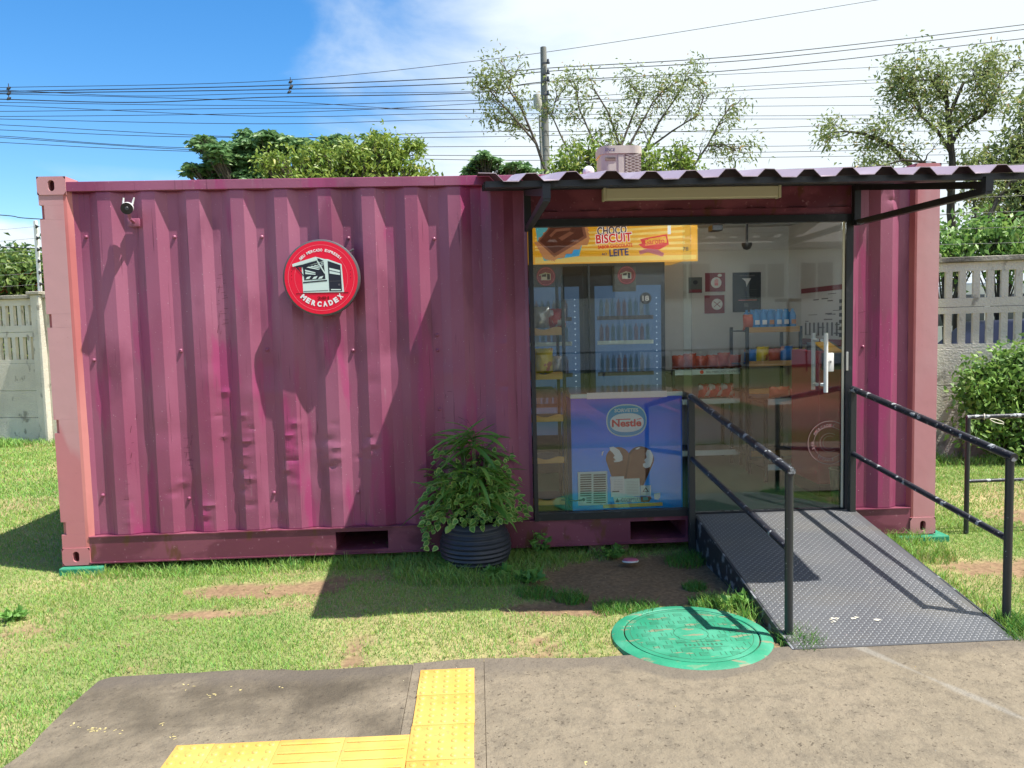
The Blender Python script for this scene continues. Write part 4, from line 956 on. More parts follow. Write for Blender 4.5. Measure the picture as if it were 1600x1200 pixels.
def limb_tree(name, label, cat, base, limbs, leafm, barkm, lsize, nleaf, clus, depth=2, nsub=3, group=None, aspect=.34, lenf=.5, spread=.75, r0=.09, extra=None, droop=.25, twr=1.0):
    base = Vector(base); tr = thing(name, label, cat, base, group); mb = MB(); tips = []
    for lb in limbs:
        rs = [max(.012, r0*(lb[0])*(1-.75*i/(len(lb[1])-1))) for i in range(len(lb[1]))]
        P = [Vector(p) for p in lb[1]]
        mb.tube(P, rs, 9)
        for i in range(max(1, len(P)//2), len(P)):
            for k in range(nsub):
                d = (P[i]-P[i-1]); Ls = d.length
                v = (d.normalized()+Vector((random.gauss(0, spread), random.gauss(0, spread), random.gauss(.1, spread*.6)))).normalized()
                st = P[i-1].lerp(P[i], random.uniform(.3, 1)); grow(mb, st, st+v*random.uniform(.35, .75)*twr, rs[i]*.5+.004, .005, depth-1, tips, .12, nsub, spread, lenf)
        tips.append((P[-1], (P[-1]-P[-2]).normalized()))
    mb.build('trunk', barkm, tr)
    T = np.array([list(t[0]) for t in tips]); Dd = np.array([list(t[1]) for t in tips])
    per = max(1, nleaf//len(T)); keep = rng.random(len(T)) > .30; T = T[keep]; Dd = Dd[keep]; per = max(1, nleaf//max(1, len(T)))
    cnt = rng.poisson(per, len(T)); P = np.repeat(T, cnt, 0); Dq = np.repeat(Dd, cnt, 0)
    P = P+rng.normal(size=P.shape)*clus
    dd = Dq*.5+rng.normal(size=P.shape)*.8
    if extra is not None:
        P = np.concatenate([P, extra]); dd = np.concatenate([dd, rng.normal(size=extra.shape)])
    leaf_mesh('crown', P, lsize, leafm, tr, aspect, off=tuple(base), droop=droop, dirs=dd)
    return tr
def crown_tree(name, label, cat, base, blobs, leafm, barkm, lsize, dens, group=None, aspect=.4, r0=.1, shell=.7, palm=False, droop=.2, clump=.10):
    """trunk, a limb to every part of the crown, and leaf clusters through each part's volume"""
    base = Vector(base); tr = thing(name, label, cat, base, group); mb = MB(); top = base.lerp(Vector(blobs[0][0]), .55); top.x = base.x
    mb.tube([base-Vector((0, 0, .1)), base.lerp(top, .5)+Vector((.05, 0, 0)), top], [r0, r0*.8, r0*.65], 10)
    PP = []; DD = []
    sub_ = []
    for c, r in blobs:
        sub_.append((c, tuple(q*.62 for q in r)))
        for k in range(7):
            d = Vector((random.gauss(0, 1), random.gauss(0, 1), random.gauss(0, 1))).normalized(); f = random.uniform(.30, .48)
            sub_.append((tuple(c[i]+d[i]*r[i]*.80 for i in range(3)), tuple(q*f for q in r)))
    for c, r in sub_:
        c = Vector(c); mid = top.lerp(c, .5)+Vector((0, 0, .1)); mb.tube([top, mid, c], [r0*.3, r0*.2, r0*.08], 7)
        nc = max(3, int(dens*r[0]*r[1]*r[2]**.5*9)); cc = ell_pts(c, r, nc, shell)
        for q in cc[:min(14, nc)]: mb.tube([mid.lerp(c, random.random()), q], [r0*.10, .005], 5)
        if palm:      # each clump a whorl of drooping leaflets
            for q in cc:
                k = rng.integers(7, 11); a = rng.uniform(0, 2*PI)+np.arange(k)*2*PI/k; dz = rng.uniform(-.35, .25)
                PP.append(np.repeat(q[None], k, 0)); DD.append(np.stack([np.cos(a), np.sin(a), np.full(k, dz)], 1))
        else:
            k = 12; P = np.repeat(cc, k, 0)+rng.normal(size=(nc*k, 3))*clump; PP.append(P); DD.append(rng.normal(size=P.shape)+np.array([0, 0, .15]))
    mb.build('trunk', barkm, tr)
    leaf_mesh('crown', np.concatenate(PP), lsize, leafm, tr, aspect, off=tuple(base), droop=droop, dirs=np.concatenate(DD))
    return tr
def A(px, py, Y): return at(px, py, 1, Y)

# potted plant ----------------------------------------------------------
PX, PY = 2.785, -.17; PX = at(743, 850, 1, -.17).x
pt = thing('potted_plant', 'bushy plant with long and variegated leaves in a ribbed dark grey pot', 'potted plant', (PX, PY, 0))
prof = []; n = 66
for i in range(n+1):
    t = i/n; z = .0+.315*t; R0 = .165+.076*math.sin(PI*min(1, (t*.95+.10)))**.8 if t < .9 else .165+.076*math.sin(PI*.955)**.8
    R0 = .15+.088*math.sin(PI*(.12+.80*t))
    ribs = .0042*math.cos(2*PI*t*10.5) if .04 < t < .93 else 0
    prof.append((R0+ribs, z))
prof += [(.168, .318), (.155, .312), (.150, .27)]
mb = MB(); mb.lathe([(.001, -.02), (.15, -.02)]+prof, (PX, PY, 0), 56); mb.build('pot', M['pot'], pt)
mb = MB(); mb.lathe([(.001, .285), (.151, .275)], (PX, PY, 0), 32); mb.build('soil', M['soilpot'], pt)
mb = MB(); lv = MB(); ends = []
for k in range(15):
    a = random.uniform(0, 2*PI); r_ = random.uniform(.01, .10); q = Vector((PX+r_*math.cos(a), PY+r_*math.sin(a), .28)); h_ = random.uniform(.16, .66)
    tp_ = q+Vector((math.cos(a)*random.uniform(.02, .16), math.sin(a)*random.uniform(.02, .12), h_)); mb.tube([q, q.lerp(tp_, .5)+Vector((random.gauss(0, .01), random.gauss(0, .01), 0)), tp_], [.006, .005, .003], 6); ends.append(tp_)
mb.build('stems', M['leafdark'], pt)
def lance(mb, p, d, ln, w, sag, seg=6):
    p = Vector(p); d = Vector(d).normalized(); side = d.cross(Vector((0, 0, 1))); side = side.normalized() if side.length > .05 else Vector((1, 0, 0))
    side = (side+Vector((0, 0, random.uniform(-.5, .5)))).normalized(); vs = []
    for i in range(seg+1):
        t = i/seg; q = p+d*ln*t-Vector((0, 0, sag*ln*t*t)); ww = w*math.sin(PI*min(1, .08+t*.92))**.7; vs += [q-side*ww, q-Vector((0, 0, ww*.35)), q+side*ww]
    mb.add(vs, [(3*i, 3*i+1, 3*i+4, 3*i+3) for i in range(seg)]+[(3*i+1, 3*i+2, 3*i+5, 3*i+4) for i in range(seg)], 0, True)
for e in ends:
    for k in range(random.randint(13, 17)):
        a = random.uniform(0, 2*PI); el = random.uniform(-.15, .9)
        b_ = e-Vector((0, 0, random.uniform(0, .12)))
        lance(lv, b_, (math.cos(a), math.sin(a), el), random.uniform(.18, .34), random.uniform(.010, .018), random.uniform(.15, .65))
lv.build('long_leaves', M['leaflong'], pt, fix=False)
lo = MB(); li = MB()
def heart(p, d, s):
    d = Vector(d).normalized(); up_ = Vector((random.gauss(0, .5), -.7+random.gauss(0, .5), .9)); side = d.cross(up_).normalized(); nrm = side.cross(d)
    out_ = [(0, 0), (.32, .12), (.42, .36), (.28, .70), (0, 1.0), (-.28, .70), (-.42, .36), (-.32, .12)]
    P3 = lambda a, b, h, f=1: Vector(p)+side*a*s+d*b*s+nrm*(h+abs(a)*.28*s)
    lo.add([P3(a, b, 0) for a, b in out_]+[P3(0, .5, 0)], [(k, (k+1) % 8, 8) for k in range(8)])
    lo.add([P3(a*.62, .12+b*.72, .0012) for a, b in out_]+[P3(0, .5, .0012)], [(k, (k+1) % 8, 8) for k in range(8)], 1)
for k in range(950):
    a = random.uniform(0, 2*PI); z = .02+random.betavariate(1.0, 3.0)*.60; R1 = .28-.20*max(0, z-.12)+random.gauss(0, .025); q = random.random()**.35*R1
    if q < .12 and z < .1: continue
    if random.random() < .04: a = random.uniform(PI*.92, PI*1.2); q = random.uniform(.25, .32); z = random.uniform(-.12, .12)
    p = (PX+q*math.cos(a)*1.12, PY+q*math.sin(a)*.9, .295+z)
    if p[1] > -.0: p = (p[0], random.uniform(-.1, .0), p[2])
    if p[2] < .325 and math.hypot(p[0]-PX, p[1]-PY) < .235: continue
    heart(p, (math.cos(a)+random.gauss(0, .5), math.sin(a)+random.gauss(0, .5), random.gauss(-.45, .4)), random.uniform(.026, .054))
lo.build('variegated_leaves', [M['leafvar'], M['leafvarin']], pt, fix=False)
for k in range(16):
    mb = MB(); e = ends[k % len(ends)]; mb.tube([e, e+Vector((random.gauss(0, .03), random.gauss(0, .03), .07)), e+Vector((random.gauss(0, .06), random.gauss(0, .05), random.uniform(.10, .17)))], [.0012, .001, .0007], 4)
    mb.build('thin_twig', M['barkdark'], pt)

# weeds
def weed(px, py, h, n, lab, Y=None, ls=.05):
    b = at(px, py, 2, 0) if Y is None else Vector((at(px, py, 1, Y).x, Y, 0)); t = thing('weed', lab, 'weed', b, 'weeds in the lawn'); mb = MB(); P = []; DD = []
    for k in range(n):
        tp_ = b+Vector((random.gauss(0, .05), random.gauss(0, .03), h*random.uniform(.5, 1))); mb.tube([b, b.lerp(tp_, .5)+Vector((random.gauss(0, .01), 0, 0)), tp_], [.003, .002, .001], 5)
        for j in range(9): P.append(list(b.lerp(tp_, random.uniform(.25, 1)))); DD.append([random.gauss(0, 1), random.gauss(0, 1), random.uniform(-.1, .8)])
    mb.build('stem', M['weed'], t); leaf_mesh('leaves', np.array(P), ls, M['weed'], t, .5, off=tuple(b), dirs=np.array(DD))
weed(845, 872, .20, 6, 'upright leafy weed just right of the plant pot against the container')
weed(605, 868, .09, 8, 'low leafy weed under the left forklift pocket', ls=.06)
weed(705, 895, .10, 8, 'weed sprouting in the grass in front of the pot left side', ls=.045)
weed(775, 905, .06, 9, 'broad leaved weed in the grass in front of the pot right side', ls=.07)
weed(826, 910, .06, 12, 'bright green weed patch in the grass right of the pot', ls=.06)
weed(962, 872, .07, 14, 'clump of weeds on the soil beside the pink lid', ls=.05)
weed(1160, 948, .09, 10, 'bright weed growing beside the ramp left edge', ls=.055)
weed(22, 968, .05, 22, 'broad leaved weed patch on the lawn at the left edge', ls=.045)
weed(1550, 640, .3, 3, 'tall thin weed rising in front of the right wall', Y=2.8)

# ================================================================ FENCE WALL
FA = Vector((-3.85, 6.72, 0)); FN = Vector((12.06, -3.445, 0)).normalized(); FO = Vector((-FN.y, FN.x, 0))   # along, and away from the viewer
if FO.y < 0: FO = -FO
fw = thing('concrete_fence', 'precast concrete wall with slotted upper panels behind the container', 'wall', tuple(FA))
fm = Matrix((( FN.x, FO.x, 0, 0), (FN.y, FO.y, 0, 0), (0, 0, 1, 0), (0, 0, 0, 1)))
def fput(mb, name, mt):
    mb.v = [tuple(FA+FN*v[0]+FO*v[1]+Vector((0, 0, v[2]))) for v in mb.v]; return mb.build(name, mt, fw)
HT = 2.27
posts = [.10+2.02*k for k in range(-4, 9)]
for k, s in enumerate(posts):
    mb = MB(); mb.box(s-.02, s+.16, -.10, .06, -.05, HT-.02, bev=.012); mb.box(s+.115, s+.165, -.125, -.10, -.05, HT-.05, bev=.006); fput(mb, 'post', M['fence'])
    mb = MB(); mb.box(s-.05, s+.19, -.14, .09, HT-.02, HT+.03, bev=.01); fput(mb, 'post_cap', M['fencecap'])
for k in range(len(posts)-1):
    a = posts[k]+.161; b = posts[k+1]-.021
    mb = MB()
    for z0, z1 in ((-.05, .40), (.403, .81), (.813, 1.23)): mb.box(a, b, -.03, .03, z0, z1-.003, bev=.004)
    fput(mb, 'solid_panel', M['fence'])
    mb = MB(); n = int((b-a)/.133); w = (b-a)/n
    for (r0_, z0, z1, r1_) in ((1.231, 1.285, 1.625, 1.70), (1.703, 1.80, 2.10, 2.20)):
        mb.box(a, b, -.028, .028, r0_, z0); mb.box(a, b, -.028, .028, z1, r1_-.003)
        for i in range(n+1):
            x = a+i*w; mb.box(max(a, x-.034), min(b, x+.034), -.026, .026, z0+.0005, z1-.0005)
    fput(mb, 'slotted_panel', M['fence'])
    mb = MB(); mb.box(a-.04, b+.01, -.075, .07, 2.2005, 2.258, bev=.008); fput(mb, 'coping', M['fencecap'])
ef = thing('electric_fence', 'electric fence wires on thin poles along the top of the wall', 'electric fence', tuple(FA+Vector((0, 0, HT))))
ez = [HT+.14+.17*k for k in range(6)]
def eput(mb, name, mt):
    mb.v = [tuple(FA+FN*v[0]+FO*v[1]+Vector((0, 0, v[2]))) for v in mb.v]; return mb.build(name, mt, ef)
es = [.18+3.03*k for k in range(-3, 6)]
for s in es:
    mb = MB(); mb.box(s-.022, s+.022, -.02, .02, HT+.03, HT+1.08, bev=.003); eput(mb, 'pole', M['white'])
    mb = MB()
    for z in ez: mb.tube([(s+.022, -.02, z-.02), (s+.05, -.02, z), (s+.022, -.02, z+.02)], [.012, .024, .012], 8)
    eput(mb, 'insulators', M['black'])
for z in ez:
    mb = MB(); pts = []
    for i in range(len(es)-1):
        for t in np.linspace(0, 1, 7)[:-1]: pts.append((es[i]+(es[i+1]-es[i])*t+.05, -.02, z-.02*4*t*(1-t)))
    mb.tube(pts, .0022, 4); eput(mb, 'wire', M['concpole'])

# vehicles parked in the street behind the wall ---------------------------
def vehicle(name, label, cat, x, y, ln, prof, glassq, paint, w=1.75, rot=0):
    v = thing(name, label, cat, (x, y, 0)); mb = MB(); mb.prism(prof, 1, y, y+w); o = mb.build('body', paint, v)
    bv = o.modifiers.new('b', 'BEVEL'); bv.width = .05; bv.segments = 3
    for q in glassq: mb = MB(); mb.prism(q, 1, y-.004, y+w+.004); mb.build('side_window', M['carglass'], v)
    for wx in (prof[0][0]+ln*.18, prof[0][0]+ln*.80):
        mb = MB(); mb.tube([(wx, y-.02, .33), (wx, y+.22, .33)], .33, 24); wv = mb.build('wheel', M['tyre'], v)
        mb = MB(); mb.tube([(wx, y-.03, .33), (wx, y-.021, .33)], .20, 18); r_ = mb.build('rim', M['steel'], None, rel=v.location); r_.parent = wv
        mb = MB(); mb.tube([(wx, y+w-.22, .33), (wx, y+w+.02, .33)], .33, 24); mb.build('wheel', M['tyre'], v)
    mb = MB(); mb.box(prof[0][0]-.03, prof[0][0]+.05, y+.1, y+.4, .75, .92); mb.build('headlight', M['white'], v)
    mb = MB(); mb.box(prof[0][0]-.03, prof[0][0]+.05, y+w-.4, y+w-.1, .75, .92); mb.build('headlight', M['white'], v)
a = 10.6
vehicle('parked_van', 'white van parked behind the right part of the slotted wall', 'van', a, 9.0, 5.0,
        [(a, .35), (a+.0, 1.0), (a+.35, 1.30), (a+1.0, 2.12), (a+1.4, 2.22), (a+5, 2.22), (a+5, .35)], [[(a+.75, 1.42), (a+1.2, 2.0), (a+1.9, 2.0), (a+1.9, 1.42)], [(a+2.1, 1.42), (a+2.1, 2.0), (a+4.6, 2.0), (a+4.6, 1.42)]], M['vanwhite'], 1.9)
a = 8.6
vehicle('parked_car', 'dark blue car parked behind the slotted wall just right of the container', 'car', a, 4.4, 4.2,
        [(a, .3), (a, .80), (a+.9, .98), (a+1.6, 1.52), (a+3.0, 1.55), (a+3.8, 1.05), (a+4.2, .98), (a+4.2, .3)], [[(a+1.15, 1.0), (a+1.7, 1.45), (a+2.25, 1.46), (a+2.25, 1.0)], [(a+2.35, 1.0), (a+2.35, 1.46), (a+2.95, 1.46), (a+3.5, 1.05)]], M['carblue'], 1.7)

# bush in front of the right wall ------------------------------------------
bc = at(1570, 712, 1, 2.75); bb = Vector((bc.x, 2.80, 0))
def W2(px, py, Y=2.8): return tuple(A(px, py, Y))
crown_tree('bush', 'leafy green bush growing against the right concrete wall', 'bush', bb,
    [(W2(1560, 600), (.42, .28, .25)), (W2(1530, 640), (.22, .22, .28)), (W2(1590, 640), (.40, .30, .40)), (W2(1545, 665), (.32, .30, .25)), (W2(1625, 610), (.45, .3, .50)), (W2(1590, 562), (.22, .2, .16)), (W2(1530, 580), (.14, .16, .12)), (W2(1600, 690), (.40, .30, .22))],
    M['leafbush'], M['barkdark'], .075, 210, r0=.03, aspect=.55, droop=.3, clump=.07)
for px, lab in ((1475, 'shrubs behind the wall just right of the container'), (1560, 'shrubs behind the wall at the right picture edge'), (1660, 'shrubs behind the wall beyond the right picture edge')):
    b = A(px, 540, 5.9); b.z = 0
    crown_tree('shrub', lab, 'shrub', b, [(tuple(A(px-15, 385, 5.9)), (.45, .4, .32)), (tuple(A(px+35, 370, 5.9)), (.45, .4, .35)), (tuple(A(px+5, 400, 5.9)), (.6, .4, .3))], M['leafbush'], M['barkdark'], .11, 48, 'shrubs behind the wall', r0=.05, aspect=.45, clump=.12)
for i, px in enumerate((-120, -60, 0, 55, 110)):
    b = A(px, 600, 8.6); b.z = 0; lab = ['shrub behind the left wall furthest left', 'shrub behind the left wall beyond the picture edge', 'yellow green shrub with red flowers behind the left wall', 'shrub behind the left wall next to the white pole', 'shrub behind the left wall hidden by the container corner'][i]
    t_ = crown_tree('flowering_shrub', lab, 'shrub', b, [(tuple(A(px, 440, 8.6)), (.55, .5, .40)), (tuple(A(px+20, 425, 8.6)), (.4, .4, .3)), (tuple(A(px, 520, 8.6)), (.6, .5, .7))], M['leafhedge'], M['barkdark'], .14, 60, 'flowering shrubs behind the left wall', r0=.05, aspect=.4, clump=.14)
    P = np.concatenate([ell_pts(tuple(A(px+dx, py, 8.35)), (.11, .08, .09), 60) for dx, py in ((-15, 428), (22, 438), (8, 450))]); leaf_mesh('flowers', P, .055, M['flower'], t_, .5, off=tuple(b))
for i, px in enumerate((-90, -20, 40, 100)):
    b = A(px, 540, 26); b.z = 0; lab = ['far dark tree at the left horizon beyond the picture edge', 'far dark tree above the left wall at the picture edge', 'far dark tree above the left wall next to the white pole', 'far dark tree partly behind the container left corner'][i]
    crown_tree('far_tree', lab, 'tree', b, [(tuple(A(px, 432, 26)), (1.2, 1.2, .6)), (tuple(A(px+20, 420, 26)), (.9, 1, .45)), (tuple(A(px, 465, 26)), (1.3, 1, 1.0))], M['leaffar'], M['barkdark'], .30, 9, 'far trees at the left horizon', r0=.2, aspect=.5, clump=.30)

# trees behind ---------------------------------------------------------------
def B(Y, *p): return [tuple(A(x, y, Y)) for x, y in p]
def blob(px, py, Y, rx, ry, rz): return (tuple(A(px, py, Y)), (rx, ry, rz))
b = A(420, 560, 12); b.z = 0
crown_tree('umbrella_tree', 'dark green tree with big fan leaves over the container roof left of centre', 'tree', b,
    [blob(350, 250, 12, .55, .8, .36), blob(330, 232, 12, .35, .6, .22), blob(395, 230, 12, .55, .8, .28), blob(445, 228, 12, .5, .8, .28), blob(310, 268, 12, .25, .5, .16), blob(500, 235, 12, .55, .7, .24), blob(535, 222, 12, .30, .5, .14), blob(580, 225, 12, .22, .4, .13), blob(400, 285, 12, 1.1, .8, .55), blob(480, 300, 12, 1.2, .8, .6), blob(360, 320, 12, .7, .8, .6)],
    M['leafdark'], M['bark'], .17, 150, r0=.16, aspect=.42, palm=True, droop=.15, shell=.85)
b = A(540, 560, 9.5); b.z = 0
crown_tree('leafy_tree', 'yellow green tree showing low over the middle of the container roof', 'tree', b,
    [blob(435, 258, 9.5, .35, .5, .16), blob(480, 250, 9.5, .4, .5, .22), blob(530, 250, 9.5, .45, .5, .22), blob(580, 240, 9.5, .5, .6, .28), blob(620, 246, 9.5, .3, .5, .20), blob(650, 265, 9.5, .3, .4, .12), blob(560, 275, 9.5, .9, .6, .32), blob(500, 290, 9.5, .9, .6, .4), blob(640, 290, 9.5, .5, .5, .25)],
    M['leaflime'], M['bark'], .12, 75, r0=.10, aspect=.40, clump=.10)
b = A(575, 560, 9.8); b.z = 0
limb_tree('slim_tree', 'slim twiggy treetop poking above the yellow green tree', 'tree', b, [(.5, [b, A(590, 330, 9.8), A(600, 270, 9.8), A(637, 230, 9.8)]), (.4, [A(590, 330, 9.8), A(625, 262, 9.8), A(650, 222, 9.8)])], M['leaflime'], M['bark'], .11, 800, .05, depth=2, nsub=2, r0=.07, twr=.5)
b = A(770, 560, 11); b.z = 0
crown_tree('umbrella_tree', 'dark green bushy tree just left of the tall concrete pole', 'tree', b,
    [blob(745, 262, 11, .28, .5, .14), blob(765, 256, 11, .3, .5, .18), blob(800, 266, 11, .35, .5, .15), blob(770, 290, 11, .6, .5, .3), blob(825, 272, 11, .2, .4, .1)], M['leafdark'], M['bark'], .14, 200, r0=.09, aspect=.42, palm=True, droop=.15)
Y = 9.0; b = A(900, 560, Y); b.z = 0; F = A(905, 330, Y)
limb_tree('sparse_tree', 'tall sparse tree with bare grey branches behind the roof air conditioner', 'tree', b, [
    (1.6, [b, F]),
    (1.0, [F, A(858, 285, Y), A(838, 225, Y+.2), A(815, 170, Y+.1), A(795, 140, Y), A(800, 118, Y)]),
    (.6, [A(838, 225, Y+.2), A(800, 180, Y), A(772, 150, Y), A(757, 128, Y)]),
    (.6, [A(830, 205, Y+.2), A(805, 195, Y+.3), A(780, 190, Y+.3)]),
    (.7, [F, A(905, 265, Y+.4), A(880, 220, Y+.5), A(862, 180, Y+.4), A(870, 150, Y+.3)]),
    (.8, [F, A(935, 280, Y-.2), A(925, 215, Y-.2), A(905, 170, Y), A(900, 140, Y)]),
    (1.0, [F, A(965, 270, Y), A(968, 225, Y), A(950, 175, Y-.2), A(930, 142, Y-.3)]),
    (.7, [A(966, 240, Y), A(985, 190, Y+.2), A(1000, 150, Y+.2), A(985, 132, Y)]),
    (.8, [A(966, 262, Y), A(990, 215, Y), A(1020, 160, Y), A(1045, 132, Y)]),
    (.8, [F, A(1002, 245, Y+.3), A(1030, 190, Y+.3), A(1058, 150, Y+.3), A(1072, 125, Y+.2)]),
    (.6, [A(1002, 240, Y+.3), A(1050, 205, Y), A(1090, 180, Y), A(1100, 150, Y)]),
    (.8, [F, A(1078, 268, Y), A(1105, 228, Y), A(1125, 190, Y), A(1142, 165, Y)]),
    (.5, [A(1105, 228, Y), A(1130, 225, Y), A(1150, 235, Y)])],
    M['leafsparse'], M['bark'], .092, 6500, .11, depth=2, nsub=3, r0=.036, lenf=.55, twr=.5, aspect=.32)
for (pxs, lab) in (((890, 925), 'bright green saplings low behind the roof between pole and air conditioner'), ((1010, 1065), 'green saplings low behind the awning right of the air conditioner')):
    Y = 7.5; b = A(sum(pxs)/2, 560, Y); b.z = 0
    crown_tree('sapling', lab, 'tree', b, [blob(pxs[0], 250, Y, .20, .3, .22), blob(pxs[0]-15, 272, Y, .22, .3, .18), blob(pxs[1], 235+15*(pxs[0] > 1000), Y, .18, .3, .22), blob(pxs[1]+10, 268, Y, .25, .3, .18), blob(sum(pxs)/2, 285, Y, .5, .3, .2)], M['leaflime'], M['bark'], .105, 95, 'green saplings behind the roof', r0=.04, aspect=.4, clump=.09)
Y = 7.6; b = A(1492, 560, Y); b.z = 0; F = A(1495, 430, Y)
limb_tree('forked_tree', 'big forked tree with dark trunk behind the container right corner', 'tree', b, [
    (2.6, [b, F]), (2.0, [F, A(1485, 330, Y), A(1488, 250, Y), A(1482, 190, Y), A(1479, 160, Y), A(1480, 135, Y)]),
    (1.6, [F, A(1455, 370, Y+.2), A(1425, 262, Y+.2), A(1385, 222, Y+.1), A(1345, 208, Y), A(1318, 205, Y)]),
    (1.0, [A(1487, 240, Y), A(1465, 205, Y), A(1440, 182, Y), A(1425, 160, Y)]), (.8, [A(1440, 182, Y), A(1425, 130, Y), A(1420, 118, Y)]),
    (1.0, [A(1487, 225, Y), A(1500, 200, Y), A(1530, 185, Y-.2), A(1555, 165, Y-.2)]),
    (.9, [A(1483, 180, Y), A(1505, 130, Y), A(1535, 120, Y), A(1552, 100, Y)]), (.8, [A(1530, 185, Y-.2), A(1560, 140, Y-.2), A(1565, 115, Y)]),
    (1.0, [A(1485, 300, Y), A(1460, 255, Y-.3), A(1410, 250, Y-.3), A(1370, 262, Y-.3)]),
    (.8, [A(1480, 160, Y), A(1455, 125, Y), A(1435, 125, Y)]), (1.7, [F, A(1530, 370, Y), A(1560, 310, Y), A(1600, 255, Y)]),
    (1.0, [A(1530, 370, Y), A(1520, 300, Y+.3), A(1530, 250, Y+.3)])],
    M['leafsparse'], M['barkdark'], .092, 9500, .12, depth=2, nsub=3, r0=.038, lenf=.6, twr=.52, aspect=.34)
Y = 8.8; b = A(1640, 560, Y); b.z = 0
crown_tree('leafy_tree', 'dense reddish green tree at the right picture edge behind the wall', 'tree', b,
    [blob(1600, 215, Y, .55, .7, .45), blob(1570, 255, Y, .5, .6, .35), blob(1640, 160, Y, .6, .7, .5), blob(1610, 290, Y, .6, .6, .4), blob(1560, 330, Y, .5, .5, .30), blob(1660, 260, Y, .7, .7, .6), blob(1600, 345, Y, .5, .5, .3)],
    M['leafsparse'], M['barkdark'], .13, 42, r0=.16, aspect=.36, clump=.12)

# ================================================================ POLES AND WIRES
YP = 14.0; tpz = A(849, 74, YP); bx = tpz.x
up_ = thing('utility_pole', 'tall grey concrete utility pole behind the container', 'utility pole', (bx, YP, 0))
mb = MB(); mb.tube([(bx, YP, -.1), (bx, YP, tpz.z)], [.16, .075], 14); mb.build('pole', M['concpole'], up_)
mb = MB()
for py in (101, 117, 128, 150, 178): q = A(848, py, YP); mb.box(q.x-.03, q.x+.16, YP-.13, YP-.10, q.z-.02, q.z+.02); mb.tube([(q.x+.12, YP-.12, q.z), (q.x+.12, YP-.12, q.z+.09)], [.035, .025], 8)
mb.build('insulator_bracket', M['darkgrey'], up_)
YL = 12.5; q = A(839, 148, YL); sx = A(848, 290, YL)
sl2 = thing('street_lamp', 'thin leaning street lamp with a box head left of the concrete pole', 'street lamp', (sx.x, YL, 0))
mb = MB(); mb.tube([(sx.x+.02, YL, 0), tuple(sx), tuple(A(843, 180, YL))], [.05, .035, .025], 10); mb.build('pole', M['concpole'], sl2)
mb = MB(); a1 = A(841, 172, YL); mb.tube([a1, a1.lerp(q, .3), q], [.05, .10, .09], 10); mb.build('lamp_head', M['ac'], sl2)
WL = [
 (14.0, [(-200, 140), (0, 136.7), (420, 126.7), (740, 95.8), (998, 60), (1370, 0), (1800, -70)]),
 (14.0, [(-200, 146), (0, 143), (420, 134), (740, 120), (850, 107), (1180, 85.6), (1600, 38.4), (1850, 5)]),
 (14.0, [(-200, 147), (0, 145.6), (420, 140), (740, 129), (850, 112), (1180, 93), (1600, 46), (1850, 14)]),
 (14.0, [(-200, 150), (0, 155), (210, 160), (420, 152), (740, 145), (850, 128), (1180, 107), (1600, 60), (1850, 30)]),
 (13.9, [(-200, 139), (0, 141), (210, 150), (420, 146), (740, 143), (850, 130), (1180, 114), (1600, 93.5), (1850, 78)]),
 (13.7, [(-200, 158), (0, 160), (420, 165), (740, 157), (1180, 153.5), (1600, 146), (1850, 142)]),
 (13.5, [(-200, 170), (0, 174), (420, 169), (740, 171), (1180, 166), (1600, 163), (1850, 161)]),
 (13.6, [(-200, 180), (0, 182), (420, 176.6), (740, 162), (1180, 134), (1600, 114), (1850, 100)]),
 (13.4, [(-200, 180), (0, 186), (420, 193.5), (740, 186), (1180, 186), (1600, 185), (1850, 184)]),
 (13.3, [(-200, 188), (0, 195), (420, 215), (740, 206), (1180, 206), (1600, 204), (1850, 202)]),
 (13.3, [(-200, 196), (0, 203), (300, 214), (740, 214), (1180, 201), (1600, 180), (1850, 170)]),
 (13.2, [(-200, 203), (0, 212.5), (300, 231), (740, 229), (1180, 228.7), (1600, 222), (1850, 218)]),
 (13.0, [(-200, 212), (0, 222.5), (300, 236.5), (740, 243), (1180, 238), (1600, 230), (1850, 226)]),
 (12.9, [(-200, 206), (0, 215), (300, 234), (740, 250), (1180, 246), (1600, 240), (1850, 236)]),
 (13.6, [(-200, 166), (0, 165), (420, 182), (740, 177), (1180, 181), (1600, 176), (1850, 172)]),
 (13.8, [(-200, 150), (0, 147), (420, 158), (740, 171), (1180, 140), (1600, 118), (1850, 104)]),
 (6.9, [(-200, 325), (0, 336), (58, 342), (300, 352)]), (6.9, [(-200, 384), (0, 386), (58, 388), (300, 392)]),
 (12.0, [(1300, 262), (1470, 256), (1600, 249), (1800, 240)]), (12.0, [(1300, 345), (1470, 336), (1600, 322), (1800, 300)]), (12.0, [(1300, 375), (1470, 366), (1600, 356), (1800, 345)]),
]
def catm(P, n=14):
    P = [P[0]*2-P[1]]+P+[P[-1]*2-P[-2]]; o = []
    for i in range(1, len(P)-2):
        for k in range(n):
            t = k/n; a, b, c, d = P[i-1], P[i], P[i+1], P[i+2]
            o.append(.5*((2*b)+(c-a)*t+(2*a-5*b+4*c-d)*t*t+(3*b-a-3*c+d)*t**3))
    return o+[P[-2]]
